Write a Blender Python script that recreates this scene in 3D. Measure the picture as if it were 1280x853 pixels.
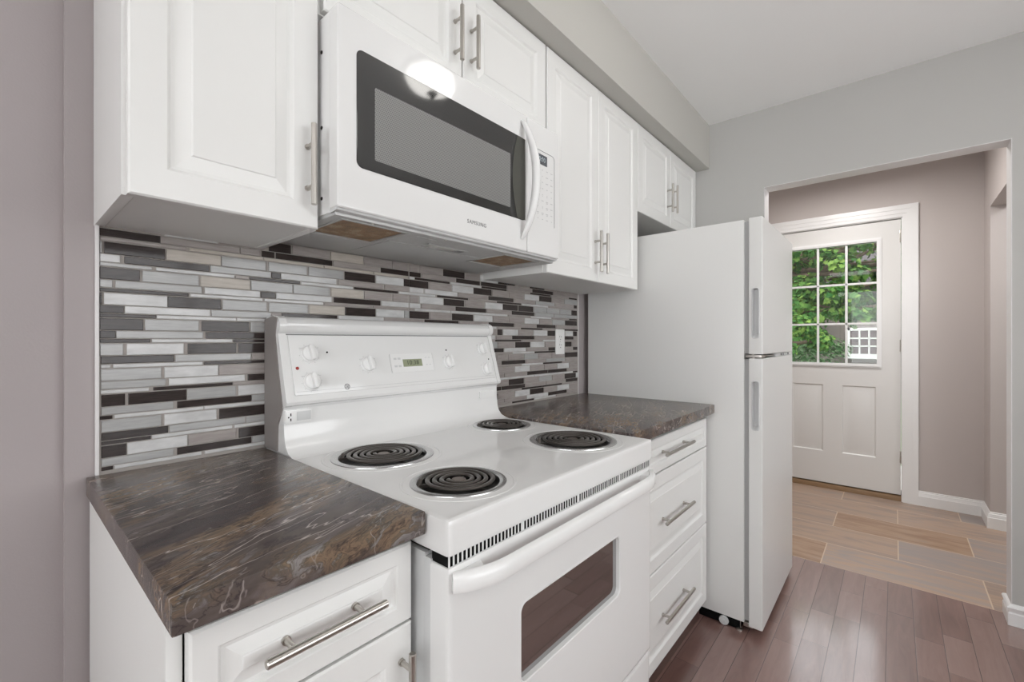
import bpy, bmesh, math, random
from mathutils import Vector, Matrix, noise

for o in list(bpy.data.objects):
    bpy.data.objects.remove(o)
C = bpy.context.scene.collection
S = bpy.context.scene

# ------------------------------------------------------------------ camera
F_PX, YAW = 556.7, math.radians(40.65)
CAM = Vector((-0.457, -1.2385, 1.2047))
cd = bpy.data.cameras.new('camera')
cd.sensor_width = 36.0
cd.sensor_fit = 'HORIZONTAL'
cd.lens = F_PX / 1280 * 36
cd.shift_y = -(426.5 - 425.7) / 1280
cd.clip_start = 0.02
cam = bpy.data.objects.new('camera', cd)
C.objects.link(cam)
cam.location = CAM
cam.rotation_euler = (math.pi / 2, 0, YAW - math.pi / 2)
S.camera = cam

# ------------------------------------------------------------------ light and exposure
S.view_settings.view_transform = 'Standard'
S.view_settings.look = 'None'
S.view_settings.gamma = 1.0
S.view_settings.use_curve_mapping = False
S.view_settings.exposure = -0.12

w = bpy.data.worlds.new('world')
S.world = w
w.use_nodes = True
bg = w.node_tree.nodes['Background']
bg.inputs[0].default_value = (0.95, 0.975, 1.0, 1)
bg.inputs[1].default_value = 4.0

def area(name, loc, rot, sx, sy, power, col=(1, 1, 1), spread=180):
    l = bpy.data.lights.new(name, 'AREA')
    l.shape = 'RECTANGLE'; l.size = sx; l.size_y = sy
    l.energy = power; l.color = col; l.spread = math.radians(spread)
    o = bpy.data.objects.new(name, l); C.objects.link(o)
    o.location = loc; o.rotation_euler = [math.radians(a) for a in rot]
    return o
# fill lamps added out of view to brighten the kitchen and foyer
area('fill_south', (0.6, -3.12, 1.5), (122, 0, 0), 2.2, 1.3, 14, (1.0, 0.985, 0.97))  # added behind the camera to light the cabinet fronts
area('fill_west_low', (-2.9, -1.6, 0.85), (112, 0, -90), 2.4, 1.5, 18, (1.0, 0.985, 0.97))  # added low fill for the cabinet undersides; no door stands here
area('fill_hall', (-1.9, -0.6, 2.44), (0, 0, 0), 0.6, 0.6, 4, (1.0, 0.97, 0.95))  # extra unseen lamp added on the hall side
area('fill_foyer', (3.1, -0.95, 2.44), (0, 0, 0), 0.35, 0.35, 16, (1.0, 0.97, 0.94))  # unseen lamp added to brighten the foyer walls and floor
area('fill_side_room', (3.1, -2.5, 2.44), (0, 0, 0), 0.6, 0.6, 16, (0.98, 0.99, 1.0))  # unseen lamp added so light spills in from the side room
area('fill_kitchen', (-0.9, -2.3, 2.46), (0, 0, 0), 0.8, 0.8, 8, (1.0, 0.98, 0.96))  # extra unseen lamp added as general kitchen fill
sun = bpy.data.lights.new('sun', 'SUN'); sun.energy = 3.0; sun.angle = math.radians(2); sun.color = (1.0, 0.96, 0.88)
so = bpy.data.objects.new('sun', sun); C.objects.link(so); so.rotation_euler = (math.radians(25), math.radians(-38), 0)

# ------------------------------------------------------------------ material helpers
def mat(name, col, rough=0.5, metal=0.0, spec=0.5, coat=0.0, bump=None, emit=None, tint=None):
    m = bpy.data.materials.new(name); m.use_nodes = True
    nt = m.node_tree; b = nt.nodes['Principled BSDF']
    b.inputs['Base Color'].default_value = (*col, 1)
    b.inputs['Roughness'].default_value = rough
    b.inputs['Metallic'].default_value = metal
    b.inputs['Specular IOR Level'].default_value = spec
    b.inputs['Coat Weight'].default_value = coat
    b.inputs['Coat Roughness'].default_value = 0.06
    if emit:
        b.inputs['Emission Color'].default_value = (*emit[0], 1)
        b.inputs['Emission Strength'].default_value = emit[1]
    tc = nt.nodes.new('ShaderNodeTexCoord')
    if tint:                                   # faint uneven colour of the surface itself
        n = nt.nodes.new('ShaderNodeTexNoise'); n.inputs['Scale'].default_value = tint[1]; n.inputs['Detail'].default_value = 4
        r = nt.nodes.new('ShaderNodeMapRange'); r.inputs['To Min'].default_value = 1 - tint[0]; r.inputs['To Max'].default_value = 1 + tint[0]
        h = nt.nodes.new('ShaderNodeHueSaturation'); h.inputs['Color'].default_value = (*col, 1)
        nt.links.new(tc.outputs['Object'], n.inputs['Vector']); nt.links.new(n.outputs['Fac'], r.inputs['Value'])
        nt.links.new(r.outputs[0], h.inputs['Value']); nt.links.new(h.outputs[0], b.inputs['Base Color'])
    if bump:
        n2 = nt.nodes.new('ShaderNodeTexNoise'); n2.inputs['Scale'].default_value = bump[1]; n2.inputs['Detail'].default_value = 3
        bp = nt.nodes.new('ShaderNodeBump'); bp.inputs['Strength'].default_value = bump[0]; bp.inputs['Distance'].default_value = 0.002
        nt.links.new(tc.outputs['Object'], n2.inputs['Vector']); nt.links.new(n2.outputs['Fac'], bp.inputs['Height'])
        nt.links.new(bp.outputs[0], b.inputs['Normal'])
    return m

def hx(r, g, b):                               # sRGB 0-255 to linear
    f = lambda c: (c / 255) / 12.92 if c / 255 <= 0.04045 else (((c / 255) + 0.055) / 1.055) ** 2.4
    return (f(r), f(g), f(b))

class NG:
    """small wrapper for writing node graphs"""
    def __init__(self, name):
        self.m = bpy.data.materials.new(name); self.m.use_nodes = True
        self.nt = self.m.node_tree; self.b = self.nt.nodes['Principled BSDF']
    def n(self, t, **kw):
        nd = self.nt.nodes.new(t)
        for k, v in kw.items():
            setattr(nd, k, v)
        return nd
    def l(self, a, b): self.nt.links.new(a, b)
    def val(self, sock, v):
        if isinstance(v, (int, float)): sock.default_value = v
        elif isinstance(v, tuple): sock.default_value = v
        else: self.l(v, sock)
    def math(self, op, a, b=0.0, c=0.0):
        nd = self.n('ShaderNodeMath', operation=op)
        self.val(nd.inputs[0], a); self.val(nd.inputs[1], b); self.val(nd.inputs[2], c)
        return nd.outputs[0]
    def mix(self, fac, a, b, mode='MIX'):
        nd = self.n('ShaderNodeMix', data_type='RGBA', blend_type=mode)
        self.val(nd.inputs[0], fac)
        self.val(nd.inputs[6], a if not (isinstance(a, tuple) and len(a) == 3) else (*a, 1))
        self.val(nd.inputs[7], b if not (isinstance(b, tuple) and len(b) == 3) else (*b, 1))
        return nd.outputs[2]
    def ramp(self, fac, stops):
        nd = self.n('ShaderNodeValToRGB'); e = nd.color_ramp.elements
        while len(e) < len(stops): e.new(0.5)
        for i, (p, c) in enumerate(stops):
            e[i].position = p; e[i].color = (*c, 1)
        self.l(fac, nd.inputs[0]); return nd.outputs[0]
    def noise(self, vec, scale, detail=3, rough=0.5, dist=0.0):
        nd = self.n('ShaderNodeTexNoise'); nd.inputs['Scale'].default_value = scale
        nd.inputs['Detail'].default_value = detail; nd.inputs['Roughness'].default_value = rough
        nd.inputs['Distortion'].default_value = dist
        self.l(vec, nd.inputs['Vector']); return nd
    def coord(self, loc=(0, 0, 0), rot=(0, 0, 0), scale=(1, 1, 1)):
        tc = self.n('ShaderNodeTexCoord'); mp = self.n('ShaderNodeMapping')
        mp.inputs['Location'].default_value = loc; mp.inputs['Rotation'].default_value = rot; mp.inputs['Scale'].default_value = scale
        self.l(tc.outputs['Object'], mp.inputs[0]); return mp.outputs[0]
    def bump(self, h, strength=0.3, dist=0.002):
        nd = self.n('ShaderNodeBump'); nd.inputs['Strength'].default_value = strength; nd.inputs['Distance'].default_value = dist
        self.l(h, nd.inputs['Height']); self.l(nd.outputs[0], self.b.inputs['Normal'])

M = {}
M['cab'] = mat('white_thermofoil', hx(232, 232, 230), 0.28, spec=0.45)
M['carcass'] = mat('white_melamine', hx(228, 228, 226), 0.4)
M['appl'] = mat('white_enamel', hx(230, 230, 229), 0.06, spec=0.5)
M['plastic'] = mat('white_plastic', hx(236, 236, 235), 0.22)
M['plastic_grey'] = mat('pale_grey_plastic', hx(205, 206, 206), 0.35)
M['fridge'] = mat('white_fridge_steel', hx(222, 222, 220), 0.3, bump=(0.08, 260))
M['steel'] = mat('brushed_nickel', hx(190, 186, 180), 0.28, metal=1.0)
M['chrome'] = mat('chrome', hx(205, 205, 205), 0.26, metal=1.0)
M['coil'] = mat('blackened_coil', hx(92, 87, 83), 0.3, metal=0.6)
M['drip'] = mat('burnt_pan', hx(30, 27, 25), 0.3, metal=0.6)
M['black'] = mat('black', (0.004, 0.004, 0.004), 0.7, spec=0.1)
M['mwglass'] = mat('black_glass', hx(38, 38, 37), 0.06, spec=0.9)
M['grey'] = mat('grey_print', hx(188, 188, 188), 0.5)
M['midgrey'] = mat('grey_seam', hx(120, 120, 120), 0.5)
M['gasket'] = mat('grey_gasket', hx(168, 168, 168), 0.5)
M['lcd'] = mat('lcd_glass', hx(150, 156, 128), 0.25)
M['lcddark'] = mat('lcd_digit', hx(70, 76, 58), 0.4)
M['mwlcd'] = mat('microwave_display', hx(88, 92, 98), 0.25)
M['mwdigit'] = mat('microwave_digit', hx(180, 190, 196), 0.4)
M['sidegrey'] = mat('grey_side', hx(138, 132, 129), 0.45)
M['red'] = mat('red_lamp', hx(150, 30, 22), 0.2)
M['trim'] = mat('white_trim_paint', hx(240, 240, 240), 0.3)
M['doorpaint'] = mat('white_door_paint', hx(226, 225, 223), 0.35)
M['ceil'] = mat('ceiling_paint', hx(244, 244, 243), 0.9, bump=(0.05, 150))
M['wall'] = mat('grey_wall_paint', hx(190, 189, 186), 0.6, bump=(0.12, 220))
M['wallhall'] = mat('mauve_grey_wall_paint', hx(168, 160, 160), 0.6, bump=(0.12, 220))
M['soffit'] = mat('greige_wall_paint', hx(190, 188, 182), 0.6, bump=(0.12, 220))
M['foyer'] = mat('taupe_wall_paint', hx(198, 190, 187), 0.6, bump=(0.12, 220))
M['beadwhite'] = mat('primer_white', hx(226, 224, 224), 0.5)
M['grout'] = mat('grout', hx(166, 160, 155), 0.8)
M['toekick'] = mat('brown_toe_kick', hx(86, 64, 58), 0.35)
M['mwbelly'] = mat('grey_painted_steel', hx(188, 188, 187), 0.4, metal=0.2)
M['iron'] = mat('dark_bronze', hx(50, 46, 43), 0.4, metal=0.6)

def brushed(name, a, b, rough, scale, metal=0.0, stretch=(1, 1, 8), rot=(0, 0, 0), spec=0.5, coat=0.0):
    g = NG(name)
    v = g.coord(scale=stretch, rot=rot)
    n = g.noise(v, scale, 4, 0.6)
    g.l(g.ramp(n.outputs['Fac'], [(0.3, a), (0.7, b)]), g.b.inputs['Base Color'])
    g.b.inputs['Roughness'].default_value = rough; g.b.inputs['Metallic'].default_value = metal
    g.b.inputs['Specular IOR Level'].default_value = spec
    g.b.inputs['Coat Weight'].default_value = coat; g.b.inputs['Coat Roughness'].default_value = 0.05
    return g.m
# mosaic pieces: dark, grey and white glass, beige and taupe stone
M['tD'] = brushed('tile_dark_glass', hx(44, 38, 37), hx(64, 56, 54), 0.10, 30, stretch=(1, 1, 14), spec=0.28)
M['tG'] = brushed('tile_grey_glass', hx(160, 160, 160), hx(176, 176, 175), 0.10, 30, stretch=(1, 1, 10), spec=0.35)
M['tW'] = brushed('tile_white_marble', hx(184, 184, 184), hx(212, 212, 212), 0.3, 18, stretch=(1, 1, 3))
M['tB'] = brushed('tile_beige_stone', hx(172, 164, 154), hx(194, 187, 178), 0.4, 22, stretch=(1, 1, 7))
M['tT'] = brushed('tile_taupe_stone', hx(142, 134, 131), hx(164, 157, 153), 0.35, 22, stretch=(1, 1, 7))

# greasy perforated hood filter
g = NG('greasy_mesh_filter')
v = g.coord(scale=(1, 1, 1))
vo = g.n('ShaderNodeTexVoronoi'); vo.inputs['Scale'].default_value = 260; vo.inputs['Randomness'].default_value = 0.25; g.l(v, vo.inputs['Vector'])
n = g.noise(v, 35, 4, 0.6)
c = g.ramp(n.outputs['Fac'], [(0.35, hx(112, 74, 44)), (0.52, hx(168, 118, 72)), (0.66, hx(206, 184, 150))])
g.l(g.mix(g.math('LESS_THAN', vo.outputs['Distance'], 0.36), hx(150, 128, 100), c), g.b.inputs['Base Color'])
g.b.inputs['Roughness'].default_value = 0.4; g.b.inputs['Metallic'].default_value = 0.4
g.bump(vo.outputs['Distance'], 0.8, 0.003)
M['filter'] = g.m

# perforated screen behind the microwave glass
g = NG('perforated_screen')
tc = g.n('ShaderNodeTexCoord'); sp = g.n('ShaderNodeSeparateXYZ'); g.l(tc.outputs['Object'], sp.inputs[0])
px = g.math('MULTIPLY', sp.outputs[0], 230.0); pz = g.math('MULTIPLY', sp.outputs[2], 230.0)
row = g.math('FLOOR', pz); px2 = g.math('ADD', px, g.math('MULTIPLY', g.math('MODULO', row, 2.0), 0.5))
dx = g.math('SUBTRACT', g.math('FRACT', px2), 0.5); dz = g.math('SUBTRACT', g.math('FRACT', pz), 0.5)
d2 = g.math('ADD', g.math('MULTIPLY', dx, dx), g.math('MULTIPLY', dz, dz))
g.l(g.mix(g.math('LESS_THAN', d2, 0.10), hx(138, 138, 136), hx(98, 98, 97)), g.b.inputs['Base Color'])
g.b.inputs['Roughness'].default_value = 0.1; g.b.inputs['Specular IOR Level'].default_value = 0.8
M['screen'] = g.m

# oven glass: dark and mirror-like
g = NG('oven_glass'); g.b.inputs['Base Color'].default_value = (*hx(34, 28, 28), 1)
g.b.inputs['Roughness'].default_value = 0.03; g.b.inputs['Specular IOR Level'].default_value = 1.0
g.b.inputs['IOR'].default_value = 2.8
M['ovenglass'] = g.m

# clear pane
g = NG('window_glass'); nt = g.nt
tr = g.n('ShaderNodeBsdfTransparent'); gl = g.n('ShaderNodeBsdfGlossy'); gl.inputs['Roughness'].default_value = 0.02
fr = g.n('ShaderNodeFresnel'); fr.inputs['IOR'].default_value = 1.45
mx = g.n('ShaderNodeMixShader'); g.l(fr.outputs[0], mx.inputs[0]); g.l(tr.outputs[0], mx.inputs[1]); g.l(gl.outputs[0], mx.inputs[2])
g.l(mx.outputs[0], nt.nodes['Material Output'].inputs['Surface'])
M['pane'] = g.m

# laminate worktop: dark brown marble with tan swirls and pale veins
def worktop_mat(name, loc, ang, k=1.0):
    g = NG(name)
    v0 = g.coord(loc=loc, rot=(0, 0, -ang))              # turn first, then stretch along the grain
    mp = g.n('ShaderNodeMapping'); mp.inputs['Scale'].default_value = (1.0 * k, 3.0 * k, 2.4 * k); g.l(v0, mp.inputs[0]); v = mp.outputs[0]
    def warped(amount, scale, det):
        wn = g.noise(v, scale, det, 0.55)
        vm = g.n('ShaderNodeVectorMath', operation='SCALE'); g.l(wn.outputs['Color'], vm.inputs[0]); vm.inputs['Scale'].default_value = amount
        va = g.n('ShaderNodeVectorMath', operation='ADD'); g.l(v, va.inputs[0]); g.l(vm.outputs[0], va.inputs[1]); return va.outputs[0]
    vec = warped(0.45, 2.4, 4); soft = warped(0.13, 1.5, 2)
    n1 = g.noise(vec, 2.6, 8, 0.62, 0.4)
    base = g.ramp(n1.outputs['Fac'], [(0.26, hx(54, 46, 48)), (0.42, hx(76, 67, 66)), (0.56, hx(90, 81, 77)), (0.72, hx(116, 108, 107))])
    area_ = g.noise(soft, 2.2, 3, 0.5, 0.3)              # where the tan and green patches lie
    am = g.ramp(area_.outputs['Fac'], [(0.44, (0, 0, 0)), (0.58, (1, 1, 1))])
    n2 = g.noise(vec, 6.0, 8, 0.68, 0.8)
    tan = g.ramp(n2.outputs['Fac'], [(0.34, hx(46, 39, 39)), (0.42, hx(88, 76, 66)), (0.49, hx(136, 114, 93)), (0.55, hx(96, 87, 74)), (0.61, hx(150, 145, 144)), (0.68, hx(80, 72, 68))])
    m1 = g.mix(g.math('MULTIPLY', am, 0.85), base, tan)
    n5 = g.noise(vec, 5.0, 6, 0.6, 0.5)                  # dark outlines
    dk = g.math('MAXIMUM', g.math('SUBTRACT', 1.0, g.math('DIVIDE', g.math('ABSOLUTE', g.math('SUBTRACT', n5.outputs['Fac'], 0.47)), 0.022)), 0.0)
    m1 = g.mix(g.math('MULTIPLY', dk, 0.65), m1, hx(52, 45, 47))
    def vein(scale, width, strength, src, c, off, lo):
        ms_ = g.n('ShaderNodeVectorMath', operation='MULTIPLY'); g.l(soft, ms_.inputs[0]); ms_.inputs[1].default_value = (.50, 1.1, .45)
        vo_ = g.n('ShaderNodeVectorMath', operation='ADD'); g.l(ms_.outputs[0], vo_.inputs[0]); vo_.inputs[1].default_value = (off, off * .7, off * .3)
        n3 = g.noise(vo_.outputs[0], scale, 4, 0.5, 0.0)
        a = g.math('ABSOLUTE', g.math('SUBTRACT', n3.outputs['Fac'], 0.5))
        f = g.math('MULTIPLY', g.math('MAXIMUM', g.math('SUBTRACT', 1.0, g.math('DIVIDE', a, width)), 0.0), strength)
        f = g.math('MULTIPLY', f, g.math('GREATER_THAN', g.noise(vo_.outputs[0], 5.0, 3).outputs['Fac'], lo))
        return g.mix(f, src, c)
    m2 = vein(1.9, 0.0040, 0.8, m1, hx(196, 184, 176), 3.1, 0.42)
    m2 = vein(3.4, 0.0050, 0.55, m2, hx(182, 172, 166), 7.7, 0.46)
    m2 = vein(6.0, 0.0090, 0.4, m2, hx(170, 160, 154), 11.3, 0.50)
    g.l(m2, g.b.inputs['Base Color'])
    g.b.inputs['Roughness'].default_value = 0.24; g.b.inputs['Specular IOR Level'].default_value = 0.4
    n4 = g.noise(v, 160, 2); g.bump(n4.outputs['Fac'], 0.05, 0.001)
    return g.m
M['worktop'] = worktop_mat('marble_laminate', (0.3, 0.9, 0), math.radians(22), 1.7)
M['worktop2'] = worktop_mat('marble_laminate_far', (2.1, 0.3, 0), math.radians(22), 2.2)

# board floors: rows run along one axis, every row shifted by a random amount
def boards(name, along, width, length, cols, seam, seam_col, rough, offset=None, row0=0.0, len0=0.0, grain=1.0, bumps=0.25, rvar=0.0, coat=0.0):
    g = NG(name)
    tc = g.n('ShaderNodeTexCoord'); sp = g.n('ShaderNodeSeparateXYZ'); g.l(tc.outputs['Object'], sp.inputs[0])
    a, b = (sp.outputs[0], sp.outputs[1]) if along == 'x' else (sp.outputs[1], sp.outputs[0])
    r = g.math('DIVIDE', g.math('SUBTRACT', b, row0), width); ri = g.math('FLOOR', r)
    wn = g.n('ShaderNodeTexWhiteNoise', noise_dimensions='1D'); g.l(ri, wn.inputs['W'])
    if offset is None: sh = g.math('MULTIPLY', wn.outputs['Value'], 7.31)
    else: sh = g.math('MULTIPLY', g.math('ABSOLUTE', g.math('MODULO', ri, 2.0)), offset)
    q = g.math('ADD', g.math('DIVIDE', g.math('SUBTRACT', a, len0), length), sh)
    if offset is None:
        q = g.math('ADD', q, g.math('MULTIPLY', g.math('SINE', g.math('MULTIPLY', q, 2.3)), 0.28))
    qi = g.math('FLOOR', q)
    cb = g.n('ShaderNodeCombineXYZ'); g.l(ri, cb.inputs[0]); g.l(qi, cb.inputs[1])
    wc = g.n('ShaderNodeTexWhiteNoise', noise_dimensions='2D'); g.l(cb.outputs[0], wc.inputs['Vector'])
    v2 = g.n('ShaderNodeVectorMath', operation='ADD'); g.l(tc.outputs['Object'], v2.inputs[0])
    sc = g.n('ShaderNodeVectorMath', operation='SCALE'); g.l(wc.outputs['Color'], sc.inputs[0]); sc.inputs['Scale'].default_value = 9.0
    g.l(sc.outputs[0], v2.inputs[1])
    mp = g.n('ShaderNodeMapping'); mp.inputs['Scale'].default_value = (1, 7, 1) if along == 'x' else (7, 1, 1); g.l(v2.outputs[0], mp.inputs[0])
    n1 = g.noise(mp.outputs[0], 2.6 * grain, 7, 0.62, 0.9)
    f = g.math('ADD', g.math('MULTIPLY', wc.outputs['Value'], 0.45), g.math('MULTIPLY', n1.outputs['Fac'], 0.62))
    col = g.ramp(f, cols)
    rf = g.math('FRACT', r); qf = g.math('FRACT', q)
    er = g.math('MULTIPLY', g.math('MINIMUM', rf, g.math('SUBTRACT', 1.0, rf)), width)
    eq = g.math('MULTIPLY', g.math('MINIMUM', qf, g.math('SUBTRACT', 1.0, qf)), length)
    e = g.math('MINIMUM', er, eq)
    ms = g.math('LESS_THAN', e, seam)
    g.l(g.mix(ms, col, seam_col), g.b.inputs['Base Color'])
    g.val(g.b.inputs['Roughness'], g.math('ADD', rough, g.math('MULTIPLY', n1.outputs['Fac'], rvar)))
    h = g.math('MINIMUM', g.math('DIVIDE', e, seam * 2.5), 1.0)
    h = g.math('ADD', h, g.math('MULTIPLY', n1.outputs['Fac'], 0.25))
    g.bump(h, bumps, 0.0015)
    g.b.inputs['Coat Weight'].default_value = coat; g.b.inputs['Coat Roughness'].default_value = 0.12
    return g.m
M['hardwood'] = boards('hardwood', 'x', 0.0868, 0.42, [(0.2, hx(104, 76, 69)), (0.5, hx(128, 99, 92)), (0.8, hx(146, 119, 112)), (1.0, hx(158, 134, 126))],
                       0.0010, hx(60, 42, 36), 0.26, row0=-0.954, grain=1.6, bumps=0.3, rvar=0.10, coat=1.0)
M['floortile'] = boards('wood_look_tile', 'y', 0.318, 0.64, [(0.30, hx(150, 120, 98)), (0.42, hx(172, 144, 120)), (0.52, hx(154, 138, 128)), (0.62, hx(178, 152, 132)), (0.78, hx(158, 148, 144))],
                        0.0026, hx(204, 184, 162), 0.34, offset=0.5, row0=2.455, len0=-1.575, grain=1.1, bumps=0.2, rvar=0.1)

# ------------------------------------------------------------------ mesh helpers
class MB:
    """collects shapes in world space; build() links them as ONE mesh object"""
    def __init__(self): self.bm = bmesh.new()
    def add(self, t, mi=0, smooth=True, flat=()):
        for f in t.faces:
            f.material_index = mi; f.smooth = smooth
        for f in flat: f.smooth = False
        me = bpy.data.meshes.new('t'); t.to_mesh(me); t.free(); self.bm.from_mesh(me); bpy.data.meshes.remove(me)
    def box(self, x0, x1, y0, y1, z0, z1, bev=0.0, mi=0, seg=2, mtx=None):
        t = bmesh.new(); bmesh.ops.create_cube(t, size=1)
        for v in t.verts:
            v.co = Vector(((x0 + x1) / 2 + v.co.x * (x1 - x0), (y0 + y1) / 2 + v.co.y * (y1 - y0), (z0 + z1) / 2 + v.co.z * (z1 - z0)))
        if bev > 0:
            bmesh.ops.bevel(t, geom=list(t.edges), offset=min(bev, 0.49 * min(abs(x1 - x0), abs(y1 - y0), abs(z1 - z0))), segments=seg, profile=0.7, affect='EDGES')
        if mtx: bmesh.ops.transform(t, matrix=mtx, verts=t.verts)
        for f in t.faces: f.smooth = True
        t.normal_update()
        big = 0.02 * max(f.calc_area() for f in t.faces)
        flat = [f for f in t.faces if f.calc_area() > big or bev == 0]
        self.add(t, mi, flat=flat); return self
    def tube(self, pts, r, n=12, mi=0, closed=False, cap=True, flat=1.0, up=None):
        """r: number or list; flat squeezes the section along its second axis"""
        t = bmesh.new(); pts = [Vector(p) for p in pts]; N = len(pts)
        rs = r if isinstance(r, (list, tuple)) else [r] * N
        rings = []; prev = None
        for i, p in enumerate(pts):
            if closed: d = pts[(i + 1) % N] - pts[i - 1]
            else: d = pts[min(i + 1, N - 1)] - pts[max(i - 1, 0)]
            d.normalize()
            ref = Vector(up) if up else (Vector((0, 0, 1)) if prev is None and abs(d.z) < 0.95 else (prev if prev is not None else Vector((1, 0, 0))))
            a = ref - d * ref.dot(d); a.normalize(); prev = a; b = d.cross(a)
            rings.append([t.verts.new(p + (a * math.cos(2 * math.pi * k / n) * flat + b * math.sin(2 * math.pi * k / n)) * rs[i]) for k in range(n)])
        M_ = N if closed else N - 1
        for i in range(M_):
            A, B = rings[i], rings[(i + 1) % N]
            for k in range(n): t.faces.new((A[k], A[(k + 1) % n], B[(k + 1) % n], B[k]))
        if cap and not closed:
            t.faces.new(rings[0][::-1]); t.faces.new(rings[-1])
        bmesh.ops.recalc_face_normals(t, faces=t.faces)
        self.add(t, mi); return self
    def sweep(self, pts, prof, mi=0, up=(0, 0, 1), cap=True):
        """prof: closed list of (side, up) offsets swept along pts"""
        t = bmesh.new(); pts = [Vector(p) for p in pts]; N = len(pts); U = Vector(up); rings = []
        for i, p in enumerate(pts):
            d = (pts[min(i + 1, N - 1)] - pts[max(i - 1, 0)]).normalized()
            s = d.cross(U).normalized(); u = s.cross(d).normalized()
            pr = prof[i] if isinstance(prof[0][0], (tuple, list)) else prof
            rings.append([t.verts.new(p + s * a + u * b) for a, b in pr])
        n = len(rings[0])
        for i in range(N - 1):
            for k in range(n): t.faces.new((rings[i][k], rings[i][(k + 1) % n], rings[i + 1][(k + 1) % n], rings[i + 1][k]))
        if cap: t.faces.new(rings[0][::-1]); t.faces.new(rings[-1])
        bmesh.ops.recalc_face_normals(t, faces=t.faces)
        self.add(t, mi); return self
    def prism(self, prof, x0, x1, axis='x', mi=0, bev=0.0):
        """closed profile of (y,z) [axis x], (x,z) [axis y] or (x,y) [axis z], extruded"""
        t = bmesh.new()
        f = {'x': lambda p, s: (s, p[0], p[1]), 'y': lambda p, s: (p[0], s, p[1]), 'z': lambda p, s: (p[0], p[1], s)}[axis]
        A = [t.verts.new(f(p, x0)) for p in prof]; B = [t.verts.new(f(p, x1)) for p in prof]; n = len(prof)
        t.faces.new(A[::-1]); t.faces.new(B)
        for k in range(n): t.faces.new((A[k], A[(k + 1) % n], B[(k + 1) % n], B[k]))
        bmesh.ops.recalc_face_normals(t, faces=t.faces)
        if bev > 0:
            es = [e for e in t.edges if e.calc_face_angle(0) > 0.5]
            bmesh.ops.bevel(t, geom=es, offset=bev, segments=2, profile=0.7, affect='EDGES')
        self.add(t, mi); return self
    def lathe(self, prof, loc, n=32, mi=0, mtx=None):
        t = bmesh.new(); rings = []
        for r, z in prof:
            rings.append([t.verts.new((r * math.cos(2 * math.pi * k / n), r * math.sin(2 * math.pi * k / n), z)) for k in range(n)] if r > 1e-6 else [t.verts.new((0, 0, z))])
        for A, B in zip(rings, rings[1:]):
            for k in range(n):
                if len(A) == 1 and len(B) == 1: continue
                if len(A) == 1: t.faces.new((A[0], B[(k + 1) % n], B[k]))
                elif len(B) == 1: t.faces.new((A[k], A[(k + 1) % n], B[0]))
                else: t.faces.new((A[k], A[(k + 1) % n], B[(k + 1) % n], B[k]))
        bmesh.ops.recalc_face_normals(t, faces=t.faces)
        if mtx: bmesh.ops.transform(t, matrix=mtx, verts=t.verts)
        bmesh.ops.translate(t, vec=Vector(loc), verts=t.verts)
        self.add(t, mi); return self
    def loops(self, rects, mi=0, mi_c=None, r=0.0, seg=5):
        """nested rectangles facing -y: list of (x0,x1,z0,z1,y[,r]); last one is filled, first joins to a back"""
        t = bmesh.new(); rings = []
        for q in rects:
            x0, x1, z0, z1, y = q[:5]; rr = q[5] if len(q) > 5 else r
            if rr <= 0: pts = [(x0, z0), (x1, z0), (x1, z1), (x0, z1)]; pts = [p for p in pts for _ in range(1)]
            else:
                pts = []
                for cx, cz, a0 in ((x1 - rr, z0 + rr, -90), (x1 - rr, z1 - rr, 0), (x0 + rr, z1 - rr, 90), (x0 + rr, z0 + rr, 180)):
                    for k in range(seg + 1):
                        a = math.radians(a0 + 90 * k / seg); pts.append((cx + rr * math.cos(a), cz + rr * math.sin(a)))
            rings.append([t.verts.new((p[0], y, p[1])) for p in pts])
        for A, B in zip(rings, rings[1:]):
            n = len(A)
            for k in range(n): t.faces.new((A[k], A[(k + 1) % n], B[(k + 1) % n], B[k]))
        fc = t.faces.new(rings[-1]); t.faces.new(rings[0][::-1])
        bmesh.ops.recalc_face_normals(t, faces=t.faces)
        self.add(t, mi, smooth=True); return self
    def build(self, name, material, parent=None, angle=35, label=None):
        me = bpy.data.meshes.new(name); self.bm.to_mesh(me); self.bm.free()
        for m in (material if isinstance(material, (list, tuple)) else [material]): me.materials.append(m)
        off = Vector((0, 0, 0)); p = parent
        while p is not None: off += p.location; p = p.parent
        if off.length: me.transform(Matrix.Translation(-off))
        me.set_sharp_from_angle(angle=math.radians(angle))
        o = bpy.data.objects.new(name, me); C.objects.link(o)
        if parent: o.parent = parent
        if label: o['label'] = label
        return o

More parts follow.
